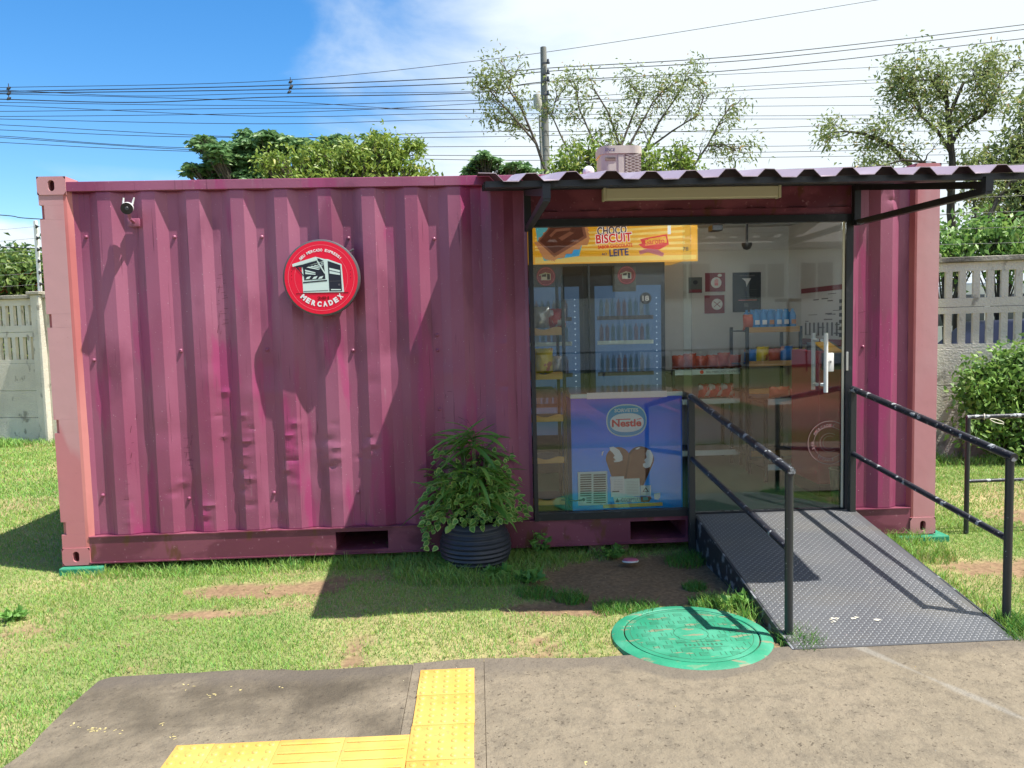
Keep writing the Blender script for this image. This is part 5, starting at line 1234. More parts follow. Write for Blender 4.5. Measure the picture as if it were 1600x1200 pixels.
where = ['topmost wire, climbing steeply to the upper right', 'thick wire climbing right from the pole top', 'thick wire just below the pole top wire', 'wire joining the pole below the two thick wires', 'thin wire just under the fourth wire from the top',
         'sixth wire from the top at the left edge', 'wire passing level just above the street lamp foot', 'thin wire climbing to the right through the sparse tree', 'level wire crossing the middle of the pole', 'level wire low over the left tree',
         'wire over the left tree rising at the far right', 'low wire crossing behind the air conditioner top', 'second lowest wire just above the roof', 'lowest long wire just above the roof', 'sagging wire through the middle of the bundle',
         'wire sagging toward the pole then climbing right', 'dark cable beside the white pole over the left wall', 'cable just above the left shrubs', 'cable above the shrubs right of the container, highest of three', 'middle cable across the forked tree right of the container', 'lowest cable across the forked tree right of the container']
for (Yw, pp), lab in zip(WL, where):
    P = [A(x, y, Yw) for x, y in pp]; P = catm([P[0]+(P[0]-P[1])*6] + P + [P[-1]+(P[-1]-P[-2])*6]) if Yw > 8 else catm(P); r_ = .0115 if 'thick' in lab or 'joining' in lab else .0072
    if Yw < 8: r_ = .007
    mb = MB(); mb.tube(P, r_, 5); own(mb, 'power_line', M['wire'], lab, 'wire', 'overhead wires')
for px, py, lab in ((15, 146, 'small wire clamp cluster at the left picture edge'), (453, 136, 'small wire clamp cluster above the left tree')):
    q = A(px, py, 14.0); mb = MB()
    for k in range(3):
        p = q+Vector((random.uniform(-.03, .03), 0, (k-1)*.12)); mb.tube([p-Vector((.05, 0, .03)), p, p+Vector((.05, 0, .03))], [.012, .04, .012], 8); mb.tube([p, p+Vector((0, 0, .11))], .01, 5)
    own(mb, 'wire_clamp', M['darkgrey'], lab, 'wire clamp', 'wire clamps')

# air conditioner on the roof -------------------------------------------------
YA = 1.35; l = A(936, 250, 1, ) if False else at(936, 250, 1, YA-.1); r = at(1003, 250, 1, YA-.1); zt_ = at(965, 230, 1, YA-.1).z
cxa = (l.x+r.x)/2; wa = (r.x-l.x)/2*.98
ac = thing('air_conditioner', 'beige upright air conditioner unit standing on the container roof', 'air conditioner', (cxa, YA, ZT))
def rr_(w, d, n=8, rad=.07):
    o = []
    for (sx_, sy_2, a0) in ((1, -1, -PI/2), (1, 1, 0), (-1, 1, PI/2), (-1, -1, PI)):
        for k in range(n+1):
            a = a0+PI/2*k/n; o.append((cxa+sx_*(w-rad)+rad*math.cos(a), YA+sy_2*(d-rad)+rad*math.sin(a)))
    return o
mb = MB(); mb.prism(rr_(wa*.96, .155), 2, ZT+.02, zt_-.065); mb.build('casing', M['ac'], ac)
mb = MB(); mb.prism(rr_(wa*1.02, .168, rad=.09), 2, zt_-.064, zt_); mb.build('top_cover', M['ac'], ac)
mb = MB(); mb.box(cxa+wa*.16, cxa+wa*.90, YA-.162, YA-.1555, ZT+.05, zt_-.068); mb.build('grille_backing', M['acgrille'], ac)
mb = MB()
for k in range(14):
    z = ZT+.06+k*.024
    if z < zt_-.075: mb.add([(cxa+wa*.16, YA-.1635, z), (cxa+wa*.90, YA-.1635, z+.05 if z+.05 < zt_-.07 else zt_-.07), (cxa+wa*.90, YA-.1635, min(z+.056, zt_-.066)), (cxa+wa*.16, YA-.1635, z+.006)], [(0, 1, 2, 3)])
for k in range(14):
    z = ZT+.06+k*.024
    if z < zt_-.075: mb.add([(cxa+wa*.90, YA-.1645, z), (cxa+wa*.16, YA-.1645, min(z+.05, zt_-.07)), (cxa+wa*.16, YA-.1645, min(z+.056, zt_-.066)), (cxa+wa*.90, YA-.1645, z+.006)], [(0, 1, 2, 3)])
mb.build('grille', M['ac'], ac, fix=False)
mb = MB(); mb.box(cxa-wa*.18, cxa+wa*.08, YA-.163, YA-.1555, ZT+.03, zt_-.075, bev=.003); mb.box(cxa-wa*.78, cxa-wa*.30, YA-.160, YA-.1555, zt_-.12, zt_-.095, 1); mb.box(cxa-wa*.05, cxa+wa*.04, YA-.1650, YA-.1635, ZT+.03, ZT+.16, 2); mb.build('side_panel', [M['ac'], M['acgrille'], M['psky']], ac)
dc = Decal((cxa, YA-.1685, zt_-.034)); dc.text('ENCE', -wa*.55, .0, wa*.45, .026, M['pnavy'], .001, .01); dc.build('badge', ac)
q = at(920, 268, 1, 1.0); mb = MB(); mb.lathe([(.001, .02), (.03, .016), (.045, .0), (.047, -.012)], (0, 0, 0), 20); mb.v = [(q.x+v[0], 1.0-v[2], q.z+v[1]) for v in mb.v]; mb.tube([(q.x, 1.02, q.z), (q.x, 1.04, ZT-.01)], .010, 8)
own(mb, 'roof_ventilator', M['white'], 'small white round ventilator on the roof left of the air conditioner', 'ventilator')

# ================================================================ INSIDE THE SHOP
FZ = .262
def I(px, py, Y): return at(px, py, 1, Y)
# upright fridge at the back left
YF = 1.62; fl = 3.05; fr = I(1040, 500, YF).x; ftop = 2.16; hb = I(950, 408, YF-.06).z
fg = thing('drinks_fridge', 'dark two door drinks fridge with a yellow biscuit sign on top', 'fridge', ((fl+fr)/2, YF+.3, FZ))
mb = MB(); mb.box(fl, fr, YF+.02, YF+.68, FZ, hb, bev=.01); mb.build('body', M['darkgrey'], fg)
dz0 = .62; dtop = I(900, 448, YF).z
doors = [(fl+.06, I(905, 500, YF).x), (I(929, 500, YF).x, I(1032, 500, YF).x)]
for a, b in doors:
    mb = MB(); mb.box(a-.05, b+.04, YF-.012, YF+.015, dz0-.1, hb-.01, bev=.004); dr_ = mb.build('door', M['darkgrey'], fg)
    mb = MB(); mb.box(a, b, YF-.02, YF-.0125, dz0, dtop); o = mb.build('door_glass', M['fglass'], None, rel=fg.location); o.parent = dr_
    mb = MB(); 
    for z in np.arange(dz0+.06, dtop-.08, .052):
        mb.box(b-.044, b-.038, YF-.0225, YF-.0205, z, z+.006)
    o = mb.build('led_strip', M['led'], None, rel=fg.location); o.parent = dr_
    dc = Decal((a, YF-.021, dz0)); w_ = b-a
    for k, z in enumerate((.25, .52, .80, 1.02)):
        dc.rect(.02, z, w_-.07, z+.035, M['mint'] if k == 2 else M['signrim'], .001)
        j = 0; x = .04
        while x < w_-.12:
            c_ = [M['bot1'], M['bot2'], M['bot3'], M['bot2'], M['bot4'], M['bot1']][(j*5+k*3) % 6]; dc.rect(x, z+.037, x+.035, z+.037+.12, c_, .001); dc.rect(x+.011, z+.157, x+.024, z+.185, c_, .001); x += .052; j += 1
    o = dc.mb.build('bottles_on_shelves', dc.mats, None, rel=fg.location, fix=False); o.parent = dr_
q = I(1009, 466, YF-.03); dc = Decal((q.x, YF-.024, q.z)); dc.ell(0, 0, .052, .052, M['darkgrey'], .001); dc.text('18', 0, 0, .060, .048, M['pw'], .002, .03); dc.build('age_sticker', fg)
HL = {}
for k_ in ('bisc', 'choc', 'choc2', 'pteal', 'psky', 'pred', 'pnavy', 'pw'):      # the same inks on the back-lit header box
    c4 = tuple(M[k_].node_tree.nodes['Principled BSDF'].inputs['Base Color'].default_value)[:3]
    HL[k_] = mat('lit_header_' + M[k_].name, c4, .4, .4, emit=(c4, .28))
YC = YF-.30; cl_ = 3.0; crx = I(1090, 380, YC).x; cz0 = I(900, 412, YC).z; ctop = I(900, 300, YC).z
mb = MB(); mb.box(cl_, crx, YC+.012, YF+.6, hb+.002, ctop, bev=.006); mb.box(cl_, crx, YC, YC+.011, cz0, ctop); mb.build('header_box', M['headlit'], fg)
dc = Decal((0, YC, 0)); e = lambda px, py: (I(px, py, YC).x, I(px, py, YC).z)
def ep(pts, m_, h): dc.poly([e(*p) for p in pts], m_, h)
ep([(836, 412), (1088, 405), (1088, 398), (836, 402)], M['headlit2'], .0012)
for k in range(5): ep([(836, 392-k*5), (1070, 390-k*9), (1070, 386-k*9), (836, 389-k*5)], M['headlit2'], .0008)
ep([(836, 352), (918, 350), (905, 400), (850, 408), (840, 380)], HL['pteal'], .0018); ep([(878, 402), (904, 400), (906, 380), (890, 385)], HL['psky'], .0022)
# ruffled biscuit with a chocolate tile
bq = [(836, 380), (868, 345), (918, 350), (922, 378), (868, 408), (850, 405)]
ruf = []
for i in range(6):
    a = bq[i]; b = bq[(i+1) % 6]; n_ = 9
    for k in range(n_): t = k/n_; ruf.append((a[0]+(b[0]-a[0])*t+(1.6 if k % 2 else -1.6), a[1]+(b[1]-a[1])*t+(1.8 if k % 2 else -1.2)))
ep(ruf, HL['bisc'], .003)
ep([(840, 377), (868, 343), (912, 349), (917, 371), (866, 402)], HL['choc2'], .004); ep([(843, 377), (869, 345), (908, 351), (912, 369), (866, 396)], HL['choc'], .005)
ep([(858, 368), (868, 358), (892, 356), (890, 360), (870, 362), (861, 371)], HL['choc2'], .006); ep([(872, 372), (890, 362), (897, 364), (878, 376)], HL['choc2'], .006)
rt = math.radians(3)
for txt, x, y, w, h_, col1, hh in (('CHOCO', 956, 360, 46, 13, HL['choc'], .004), ('BISCUIT', 959, 372, 56, 14, HL['pred'], .0052)):
    a = e(x, y); sc2 = abs(I(1000, 380, YC).x-I(900, 380, YC).x)/100
    dc.text(txt, a[0], a[1], w*sc2*1.03, h_*sc2*1.12, HL['pw'], hh-.0008, .075, rt); dc.text(txt, a[0], a[1], w*sc2, h_*sc2, col1, hh, .03, rt)
a = e(961, 384.5); dc.text('SABOR CHOCOLATE', a[0], a[1], 54*sc2, 5.5*sc2, HL['pred'], .004, .03, rt)
a = e(965, 394.5); dc.text('LEITE', a[0]+2*sc2, a[1], 30*sc2, 11*sc2, HL['pnavy'], .004, .03, rt); a = e(944, 397); dc.text('AO', a[0], a[1], 8*sc2, 4*sc2, HL['pnavy'], .004, .02, rt)
ep([(1008, 372), (1042, 366), (1045, 382), (1030, 390), (1006, 388), (997, 382), (1003, 380), (1000, 374)], HL['pred'], .0035); ep([(998, 392), (1020, 386), (1038, 396), (1035, 401), (1012, 394), (1000, 398)], M['pinkline'], .003)
ep([(1008, 374), (1040, 369), (1042, 379), (1008, 384)], M['headlit'], .0040)
a = e(1022, 377); dc.text('Garoto', a[0], a[1], 32*sc2, 9*sc2, HL['pred'], .0048, .015, rt)
a = e(1071, 389); dc.text('78', a[0], a[1], 9*sc2, 6*sc2, M['signrim'], .004, .01)
ep([(1043, 366), (1048, 366), (1048, 352), (1043, 352)], HL['pw'], .004)
dc.build('header_sign', fg)
def kiosk_sticker(px, py, Y, R_, parent, name='round_sticker'):
    q = I(px, py, Y); dc = Decal((q.x, Y, q.z)); dc.ell(0, 0, R_, R_, M['pink_poster'], .001); dc.ring(0, 0, R_*.86, R_*.03, M['pinkline'], .0018)
    for pts, m_ in (([(-.5, -.38), (.5, -.38), (.5, .28), (.1, .38), (-.5, .2)], M['mint']), ([(.12, -.33), (.42, -.33), (.42, .22), (.12, .28)], M['ink']), ([(-.42, -.02), (.02, -.02), (.02, .26), (-.42, .16)], M['ink']), ([(-.72, .18), (0, .45), (.05, .36), (-.7, .08)], M['mint'])):
        dc.poly([(a*R_, b*R_) for a, b in pts], m_, .002+.0006*(m_ == M['ink']))
    return dc.build(name, parent)
kiosk_sticker(853, 432, YF-.014, .085, fg)
mb = MB(); q1 = I(957, 418, YF-.03); q2 = I(994, 455, YF-.03); mb.box(q1.x, q2.x, YF-.028, YF-.0125, q2.z, q1.z); mb.build('notice_holder', M['winglass'], fg)
kiosk_sticker(979, 430, YF-.029, .082, fg)

# ice cream freezer by the glass
yz = .12; a = I(893, 700, yz).x; b = I(1066, 700, yz).x; zt_f = I(980, 613, yz).z; 
ff = thing('ice_cream_freezer', 'blue ice cream chest freezer with a brand oval standing behind the window', 'freezer', ((a+b)/2, yz, FZ))
ff['label'] = 'blue ice cream chest freezer with two chocolate ice pops printed on its side'
mb = MB(); mb.box(a, b, yz, yz+.60, FZ+.02, zt_f-.035); mb.build('body', M['freezer'], ff)
mb = MB(); mb.box(a-.005, b+.005, yz-.008, yz+.61, zt_f-.034, zt_f-.003, bev=.006); mb.build('lid_frame', M['mint'], ff)
mb = MB(); mb.box(a+.004, b-.004, yz, yz+.60, zt_f-.0029, zt_f); mb.build('glass_lid', M['carglass'], ff)
mb = MB(); q1 = I(917, 614, yz-.01); q2 = I(1042, 620, yz-.01); mb.box(q1.x, q2.x, yz-.0130, yz-.0085, q2.z, q1.z); mb.build('lid_trim', M['pw'], ff)
dc = Decal((0, yz, 0)); e = lambda px, py: (I(px, py, yz).x, I(px, py, yz).z)
sc3 = (b-a)/173
# zoom picture of the freezer: 5.715 px per photograph pixel, origin (880, 600)
Zp = lambda x, y: e(880+x/5.715, 600+y/5.715)
def zp(pts, m_, h): dc.poly([Zp(*p) for p in pts], m_, h)
c_ = Zp(565, 326); dc.ell(c_[0], c_[1], 180*sc3/5.715, 145*sc3/5.715, M['mint'], .001, 48, 2.4); dc.ell(c_[0], c_[1], 170*sc3/5.715, 135*sc3/5.715, M['psky'], .0016, 48, 2.4)
c_ = Zp(568, 345); dc.ell(c_[0], c_[1], 150*sc3/5.715, 84*sc3/5.715, M['pw'], .0022, 48, 2.3)
c_ = Zp(563, 234); dc.text('SORVETES', c_[0], c_[1], 212*sc3/5.715, 32*sc3/5.715, M['pw'], .0024, .03)
c_ = Zp(566, 348); dc.text('Nestle', c_[0], c_[1], 262*sc3/5.715, 66*sc3/5.715, M['pred'], .0030, .03); zp([(470, 314), (600, 308), (600, 317), (470, 322)], M['pred'], .0030); zp([(655, 312), (698, 304), (698, 311), (655, 318)], M['pred'], .0030)
def pop(cx, cy, rx, top, bot, tilt, m_, h):
    P = []
    for k in range(15): t = PI*k/14; P.append((cx+rx*math.cos(t), top+rx*.95-rx*.95*math.sin(t)))
    P += [(cx-rx*.72, bot), (cx+rx*.72, bot)]
    c0, s0 = math.cos(tilt), math.sin(tilt); zp([(cx+(x-cx)*c0-(y-bot)*s0, bot+(x-cx)*s0+(y-bot)*c0) for x, y in P], m_, h)
pop(520, 700, 108, 560, 850, -.17, M['choc2'], .0016); pop(628, 720, 118, 548, 900, .27, M['choc'], .0022); pop(630, 720, 98, 566, 890, .27, M['choc2'], .0028)
zp([(412, 565), (450, 558), (500, 590), (528, 640), (530, 680), (500, 694), (455, 698), (450, 685), (470, 680), (445, 655), (460, 640), (438, 610), (420, 595)], M['pw'], .0034)
zp([(750, 585), (780, 590), (802, 640), (796, 690), (775, 740), (735, 752), (712, 735), (712, 712), (735, 700), (722, 680), (745, 655), (735, 620)], M['pw'], .0034)
zp([(345, 605), (362, 600), (350, 640), (343, 636)], M['pw'], .0034); zp([(640, 580), (670, 565), (690, 566), (660, 585)], M['pw'], .0034)
zp([(418, 826), (542, 822), (552, 1005), (428, 1008)], M['pw'], .0046); zp([(544, 846), (680, 840), (688, 1000), (552, 1005)], M['mint'], .0040); zp([(688, 905), (782, 903), (782, 995), (690, 998)], M['mint'], .0046); zp([(445, 1008), (686, 1004), (688, 1052), (460, 1062)], M['mint'], .0040)
zp([(690, 1004), (780, 1000), (788, 1020), (765, 1052), (692, 1054)], M['choc2'], .0034); zp([(710, 1010), (755, 1008), (758, 1035), (712, 1040)], M['pteal'], .0042); zp([(808, 978), (866, 972), (866, 1010), (848, 1035), (815, 1028)], M['mint'], .0030)
zp([(735, 918), (765, 962), (708, 962)], M['signrim'], .0052); zp([(735, 932), (752, 957), (719, 957)], M['mint'], .0058); zp([(483, 1012), (500, 1055), (466, 1055)], M['signrim'], .0052)
for k in range(7): zp([(450, 855+k*14), (530, 853+k*14), (530, 855+k*14), (450, 857+k*14)], M['signrim'], .0052)
for k in range(9): zp([(565, 868+k*14), (670, 866+k*14), (670, 867.5+k*14), (565, 869.5+k*14)], M['signrim'], .0046)
zp([(436, 955), (500, 950), (500, 962), (436, 966)], M['signrim'], .0054)
c_ = Zp(600, 1032); dc.text('CCCEPTUU', c_[0], c_[1], 165*sc3/5.715, 34*sc3/5.715, M['signrim'], .0052, .0)
zp([(355, 1075), (885, 1055), (888, 1085), (355, 1108)], M['ylite'], .0040)
dc.build('side_print', ff)
mb = MB(); q1 = Zp(128, 785); q2 = Zp(395, 1075); mb.box(q1[0], q2[0], yz-.012, yz-.0005, q2[1], q1[1], bev=.002); vg = mb.build('vent_grille', M['mint'], ff)
mb = MB()
for k in range(13):
    y = 805+k*20.5
    for xa, xb in ((150, 250), (268, 378)):
        if k > 9 and xa == 150: xa = 205
        q1 = Zp(xa, y); q2 = Zp(xb, y+8); mb.box(q1[0], q2[0], yz-.0136, yz-.0124, q2[1], q1[1])
o = mb.build('vent_slots', M['black'], None, rel=ff.location); o.parent = vg
mb = MB(); q1 = Zp(180, 1027); mb.tube([(q1[0], yz-.02, q1[1]), (q1[0]-.06, yz-.03, q1[1]-.004), (q1[0]-.16, yz-.02, q1[1]+.004)], .004, 6); mb.tube([(q1[0], yz-.013, q1[1]), (q1[0], yz-.022, q1[1])], .011, 12); mb.build('cord', M['black'], ff)

# wooden fronted snack rack just inside the window on the left
ys0 = .14; rx1_ = I(880, 600, ys0).x; rk = thing('snack_rack', 'narrow black snack rack with wavy wooden shelf fronts at the window left side', 'shelf', (3.2, ys0, FZ))
mb = MB()
for x in (3.05, rx1_): 
    for y in (ys0+.01, ys0+.40): mb.box(x, x+.022, y, y+.022, FZ, 1.95)
mb.build('frame', M['frame'], rk)
for k, (py, pyb) in enumerate(((513, 524), (583, 593), (650, 659), (716, 724), (780, 789))):
    z1 = I(855, py, ys0).z; z0 = I(855, pyb, ys0).z; mb = MB()
    P = [(3.06, z0), (rx1_-.004, z0)]+[(x, z1+.010*math.sin((rx1_-x)*34+.3)) for x in np.linspace(rx1_-.004, 3.06, 26)]
    mb.prism(P, 1, ys0-.004, ys0+.010); mb.build('shelf_front', M['wood'], rk)
    mb = MB(); mb.box(3.06, rx1_, ys0+.011, ys0+.40, z0, z0+.012); mb.build('shelf_board', M['frame'], rk)
def bag(px0, py0, px1, py1, Y, m_, lab, group=None, tilt=0, dep=.05):
    a = I(px0, py1, Y); b = I(px1, py0, Y); nx_, nz_ = 9, 11; vs = []; fs = []
    for s in (-1, 1):
        for i in range(nz_+1):
            for j in range(nx_+1):
                u = j/nx_*2-1; v = i/nz_*2-1; t = (1-abs(u)**3)*(1-abs(v)**4); ww = 1-.07*(1-abs(v)**2)
                x = (a.x+b.x)/2+u*(b.x-a.x)/2*ww+tilt*(v)*.02; z = (a.z+b.z)/2+v*(b.z-a.z)/2
                vs.append((x, Y+s*dep*t+.004*math.sin(u*9+v*7), z+.003*math.sin(u*11)))
    n_ = (nx_+1)*(nz_+1)
    for s in range(2):
        for i in range(nz_):
            for j in range(nx_): q = s*n_+i*(nx_+1)+j; fs.append((q, q+1, q+nx_+2, q+nx_+1) if s == 0 else (q+nx_+1, q+nx_+2, q+1, q))
    mb = MB(); mb.add(vs, fs, 0, True); return own(mb, 'snack_bag', m_, lab, 'snack bag', group)
bag(834, 479, 858, 513, ys0+.07, M['silver'], 'silver foil snack bag on the top rack shelf')
bag(856, 482, 884, 512, ys0+.09, M['bagred'], 'red and white snack bag beside the silver one')
bag(836, 544, 864, 584, ys0+.07, M['bagyellow'], 'yellow snack bag on the second rack shelf')
bag(863, 556, 878, 582, ys0+.08, M['silver'], 'small white snack pack beside the yellow bag')
mb = MB(); q1 = I(832, 622, ys0+.05); q2 = I(873, 607, ys0+.05); mb.prism([(q1.x, q1.z), (q2.x, q1.z), (q2.x-.03, q2.z), (q1.x, q2.z)], 1, ys0+.05, ys0+.25); own(mb, 'tray', M['darkgrey'], 'dark tray lying on the rack below the yellow bag', 'tray')

# posters on the back wall
def poster(name, px0, py0, px1, py1, base, lab, draw=None, Y=2.362, group=None):
    a = I(px0, py1, Y); b = I(px1, py0, Y); dc = Decal(((a.x+b.x)/2, Y, (a.z+b.z)/2)); w = (b.x-a.x)/2; h_ = (b.z-a.z)/2
    dc.rect(-w, -h_, w, h_, base, 0); 
    for s, mm_ in (((-w, -h_, w, -h_), base),): pass
    vs = [dc.P(x, y, -.006) for x, y in ((-w, -h_), (w, -h_), (w, h_), (-w, h_))]; dc.mb.add(vs, [(0, 1, 2, 3)], 0)
    if draw: draw(dc, w, h_)
    o = dc.mb.build(name, dc.mats, None, rel=tuple(dc.O), fix=False); o.location = dc.O; tag(o, lab, 'poster', group); return o
def hand(dc, w, h_):
    r = h_*.58; dc.ell(.1*w, -.05*h_, r, r, M['pw'], .001)
    for k, (x, l_) in enumerate(((-.30, .5), (-.12, .68), (.06, .72), (.24, .62))): dc.rect(.1*w+x*r, -.25*r, .1*w+x*r+.11*r, l_*r-.05*h_, M['pinkline'], .002)
    dc.rect(.1*w-.32*r, -.60*r, .1*w+.36*r, -.18*r, M['pinkline'], .002); dc.ell(.45*w, .72*h_, .22*w, .16*h_, M['pw'], .002)
def cross(dc, w, h_):
    r = h_*.62; dc.ell(.25*w, 0, r, r, M['pw'], .001)
    for s in (-1, 1): dc.poly([(.25*w-.6*r, s*.5*r-.07*r), (.25*w-.6*r, s*.5*r+.07*r), (.25*w+.6*r, -s*.5*r+.07*r), (.25*w+.6*r, -s*.5*r-.07*r)], M['pink_poster'], .002)
def dark(dc, w, h_):
    dc.rect(-.5*w, .80*h_, .55*w, .86*h_, M['signrim'], .001); dc.poly([(-.35*w, .7*h_), (.3*w, .7*h_), (.05*w, .4*h_), (-.02*w, .25*h_), (-.1*w, .55*h_)], M['pw'], .001)
    for k in range(5): dc.rect(-.6*w, .10*h_-k*.11*h_, .7*w, .13*h_-k*.11*h_, M['darkgrey'], .001)
    dc.rect(-.6*w, -.42*h_, .7*w, -.38*h_, M['pinkline'], .001); dc.rect(-.2*w, -.75*h_, .1*w, -.55*h_, M['signrim'], .001)
def smallp(dc, w, h_): dc.rect(-.9*w, -.95*h_, .9*w, -.55*h_, M['pink_poster'], .001); dc.ell(0, .35*h_, .35*w, .28*h_, M['ink'], .001); dc.rect(-.5*w, -.1*h_, .5*w, 0, M['signrim'], .001)
poster('poster', 1102, 426, 1133, 456, M['pink_poster'], 'dark red poster with a white hand mark on the back wall', hand)
poster('poster', 1101, 461, 1132, 490, M['pink_poster'], 'dark red poster with a crossed circle below the hand poster', cross)
poster('poster', 1145, 425, 1189, 488, M['ink'], 'tall dark navy poster on the shop back wall', dark)
poster('poster', 1076, 433, 1097, 458, M['winglass'], 'small grey notice with a red foot left of the hand poster', smallp)
# big notice board on the right side wall (x = 5.97)
XR = 5.966
def J(px, py): return at(px, py, 0, XR)
a = J(1266, 500); b = J(1316, 500); y0_ = min(a.y, b.y); y1_ = max(a.y, b.y)
zt1 = J(1290, 447).z; zb1 = J(1290, 540).z
y0_, y1_ = .85, 2.05
dc = Decal((XR, (y0_+y1_)/2, (zt1+zb1)/2), (0, -1, 0), (0, 0, 1), (-1, 0, 0)); w = (y1_-y0_)/2; h_ = (zt1-zb1)/2
dc.rect(-w, -h_, w, h_, M['pw'], 0); dc.mb.add([dc.P(x, y, -.01) for x, y in ((-w, -h_), (w, -h_), (w, h_), (-w, h_))], [(0, 1, 2, 3)], 0)
dc.rect(-w, h_*.83, w, h_, M['pink_poster'], .002); dc.rect(-w, -h_, w, -h_*.78, M['pink_poster'], .002)
rr = random.Random(2)
for k in range(26):
    x = rr.uniform(-.9, .75)*w; y = rr.uniform(-.7, .72)*h_; dc.rect(x, y, x+rr.uniform(.08, .35)*w, y+rr.uniform(.012, .04)*h_, M['signrim'] if k % 2 else M['ink'], .002)
for k in range(8): dc.rect((-.85+k*.15)*w, -.66*h_, (-.79+k*.15)*w, -.22*h_, M['signrim'], .003)
for k in range(6): dc.rect(.30*w, (-.7+k*.22)*h_, .42*w, (-.58+k*.22)*h_, M['ink'], .003)
o = dc.mb.build('notice_board', dc.mats, None, rel=tuple(dc.O), fix=False); o.location = dc.O; tag(o, 'big white notice board with dark red top band on the right inner wall', 'notice board')

# payment kiosk in the right corner and bin
kx0, kx1, ky = I(1278, 650, .35).x, I(1320, 650, .35).x, .35; kz0, kz1 = FZ, I(1300, 548, .35).z
kk = thing('payment_kiosk', 'dark red self checkout cabinet behind the door handle', 'kiosk', ((kx0+kx1)/2, ky, FZ)); kx1 = 5.60; 
kx0 = I(1279, 650, .35).x
mb = MB(); mb.box(kx0, kx1, ky, ky+.5, FZ+.10, kz1, bev=.008); mb.build('cabinet', M['mag'], kk)
mb = MB(); mb.prism([(ky-.01, kz1-.14), (ky-.02, kz1-.02), (ky+.26, kz1+.06), (ky+.26, kz1-.14)], 0, kx0+.02, kx1-.01); mb.build('control_head', M['darkgrey'], kk)
mb = MB(); mb.prism([(ky-.022, kz1-.015), (ky-.022, kz1-.005), (ky+.20, kz1+.062), (ky+.20, kz1+.052)], 0, kx0+.05, kx1-.06); mb.build('scanner_rim', M['ydeep'], kk)
mb = MB(); mb.box(kx0+.02, kx1-.02, ky+.03, ky+.47, FZ, FZ+.099); mb.build('plinth', M['black'], kk)
q = I(1314, 745, .12); mb = MB(); mb.lathe([(.001, 0), (.075, 0), (.095, .24), (.100, .25), (.088, .25), (.075, .02)], (q.x+.04, .17, FZ), 24); own(mb, 'waste_bin', M['floorin'], 'small green bin on the floor beside the dark red cabinet', 'bin')

# gondola shelving -------------------------------------------------------------
def gondola(lab, X0_, X1_, Y0g, Y1g, levels, ztop, wood=True):
    g = thing('shelf_unit', lab, 'shelf', ((X0_+X1_)/2, Y0g, FZ), 'display shelves inside the shop'); mb = MB()
    for x in (X0_, X1_-.025):
        for y in (Y0g, Y1g-.025): mb.box(x, x+.025, y, y+.025, FZ, ztop)
    mb.build('frame', M['frame'], g)
    for z in levels:
        mb = MB(); mb.box(X0_+.001, X1_-.001, Y0g+.012, Y1g, z-.012, z); mb.build('shelf_board', M['frame'], g)
        mb = MB(); mb.box(X0_+.026, X1_-.026, Y0g-.004, Y0g+.010, z-.02, z+.028); mb.build('shelf_front', M['wood'] if wood else M['mint'], g)
    return g
yg = 1.45; gx0 = I(1166, 520, yg).x; gx1 = I(1254, 520, yg).x; gz = I(1190, 516, yg).z; gz2 = I(1190, 569, yg).z; gz3 = I(1190, 612, yg).z
gondola('black framed display shelf holding the blue bottles near the right wall', gx0, gx1, yg, yg+.45, [gz, gz2, gz3, FZ+.15], gz+.03)
k = 0
bt = MB()
for j in range(3):
    for i in range(7):
        x = gx0+.055+i*(gx1-gx0-.11)/6; y = yg+.09+j*.12; m_ = M['bottle']
        if i < 1: continue
        mb = MB(); mb.lathe([(.001, 0), (.030, 0), (.033, .01), (.033, .12), (.026, .15), (.012, .17), (.012, .185), (.001, .186)], (x, y, gz+.001), 12); mb.box(x-.02, x+.02, y-.0345, y-.0330, gz+.05, gz+.09, 1)
        nm = ['front', 'middle', 'back'][j]; nth = ['second', 'third', 'fourth', 'fifth', 'sixth', 'seventh'][i-1]
        own(mb, 'water_bottle', [M['bottle'], M['bisc'] if (i+j) % 3 == 0 else M['pw']], 'blue bottle on the shelf top, %s place from the left in the %s row' % (nth, nm), 'bottle', 'blue bottles on the display shelf')
def gbag(x, y, z, w, h_, m_, lab, grp):
    a = Vector((x, y, z)); vs = []; fs = []; nx_, nz_ = 7, 7
    for s in (-1, 1):
        for i in range(nz_+1):
            for j in range(nx_+1):
                u = j/nx_*2-1; v = i/nz_*2-1; t = (1-abs(u)**3)*(1-abs(v)**3); vs.append((x+u*w/2*(1-.08*(1-v*v)), y+s*.045*t, z+h_/2+v*h_/2+.004*math.sin(u*8)))
    n_ = (nx_+1)*(nz_+1)
    for s in range(2):
        for i in range(nz_):
            for j in range(nx_): q = s*n_+i*(nx_+1)+j; fs.append((q, q+1, q+nx_+2, q+nx_+1))
    mb = MB(); mb.add(vs, fs, 0, True); own(mb, 'snack_bag', m_, lab, 'snack bag', grp)
gbag(gx0+.07, yg+.12, gz+.002, .12, .14, M['bagorange'], 'orange snack bag beside the blue bottles', 'bags on the display shelf')
ords = ['first', 'second', 'third', 'fourth', 'fifth', 'sixth', 'seventh', 'eighth']
for i in range(5): gbag(gx0+.08+i*.11, yg+.12, gz2+.002, .12, .13+.02*(i % 2), [M['bagblue'], M['bagyellow'], M['bagorange'], M['bagblue'], M['bagyellow']][i], '%s bag from the left on the shelf under the bottles' % ords[i], 'bags on the display shelf')
yr = 1.75; rx0_ = I(1050, 560, yr).x; rx1g = I(1160, 560, yr).x; rz1 = I(1100, 582, yr).z; rz2 = I(1100, 628, yr).z
g2 = gondola('low display shelf with pale price strips along the back wall', rx0_, rx1g, yr, 2.3, [rz1, rz2, FZ+.12], rz1+.03, False)
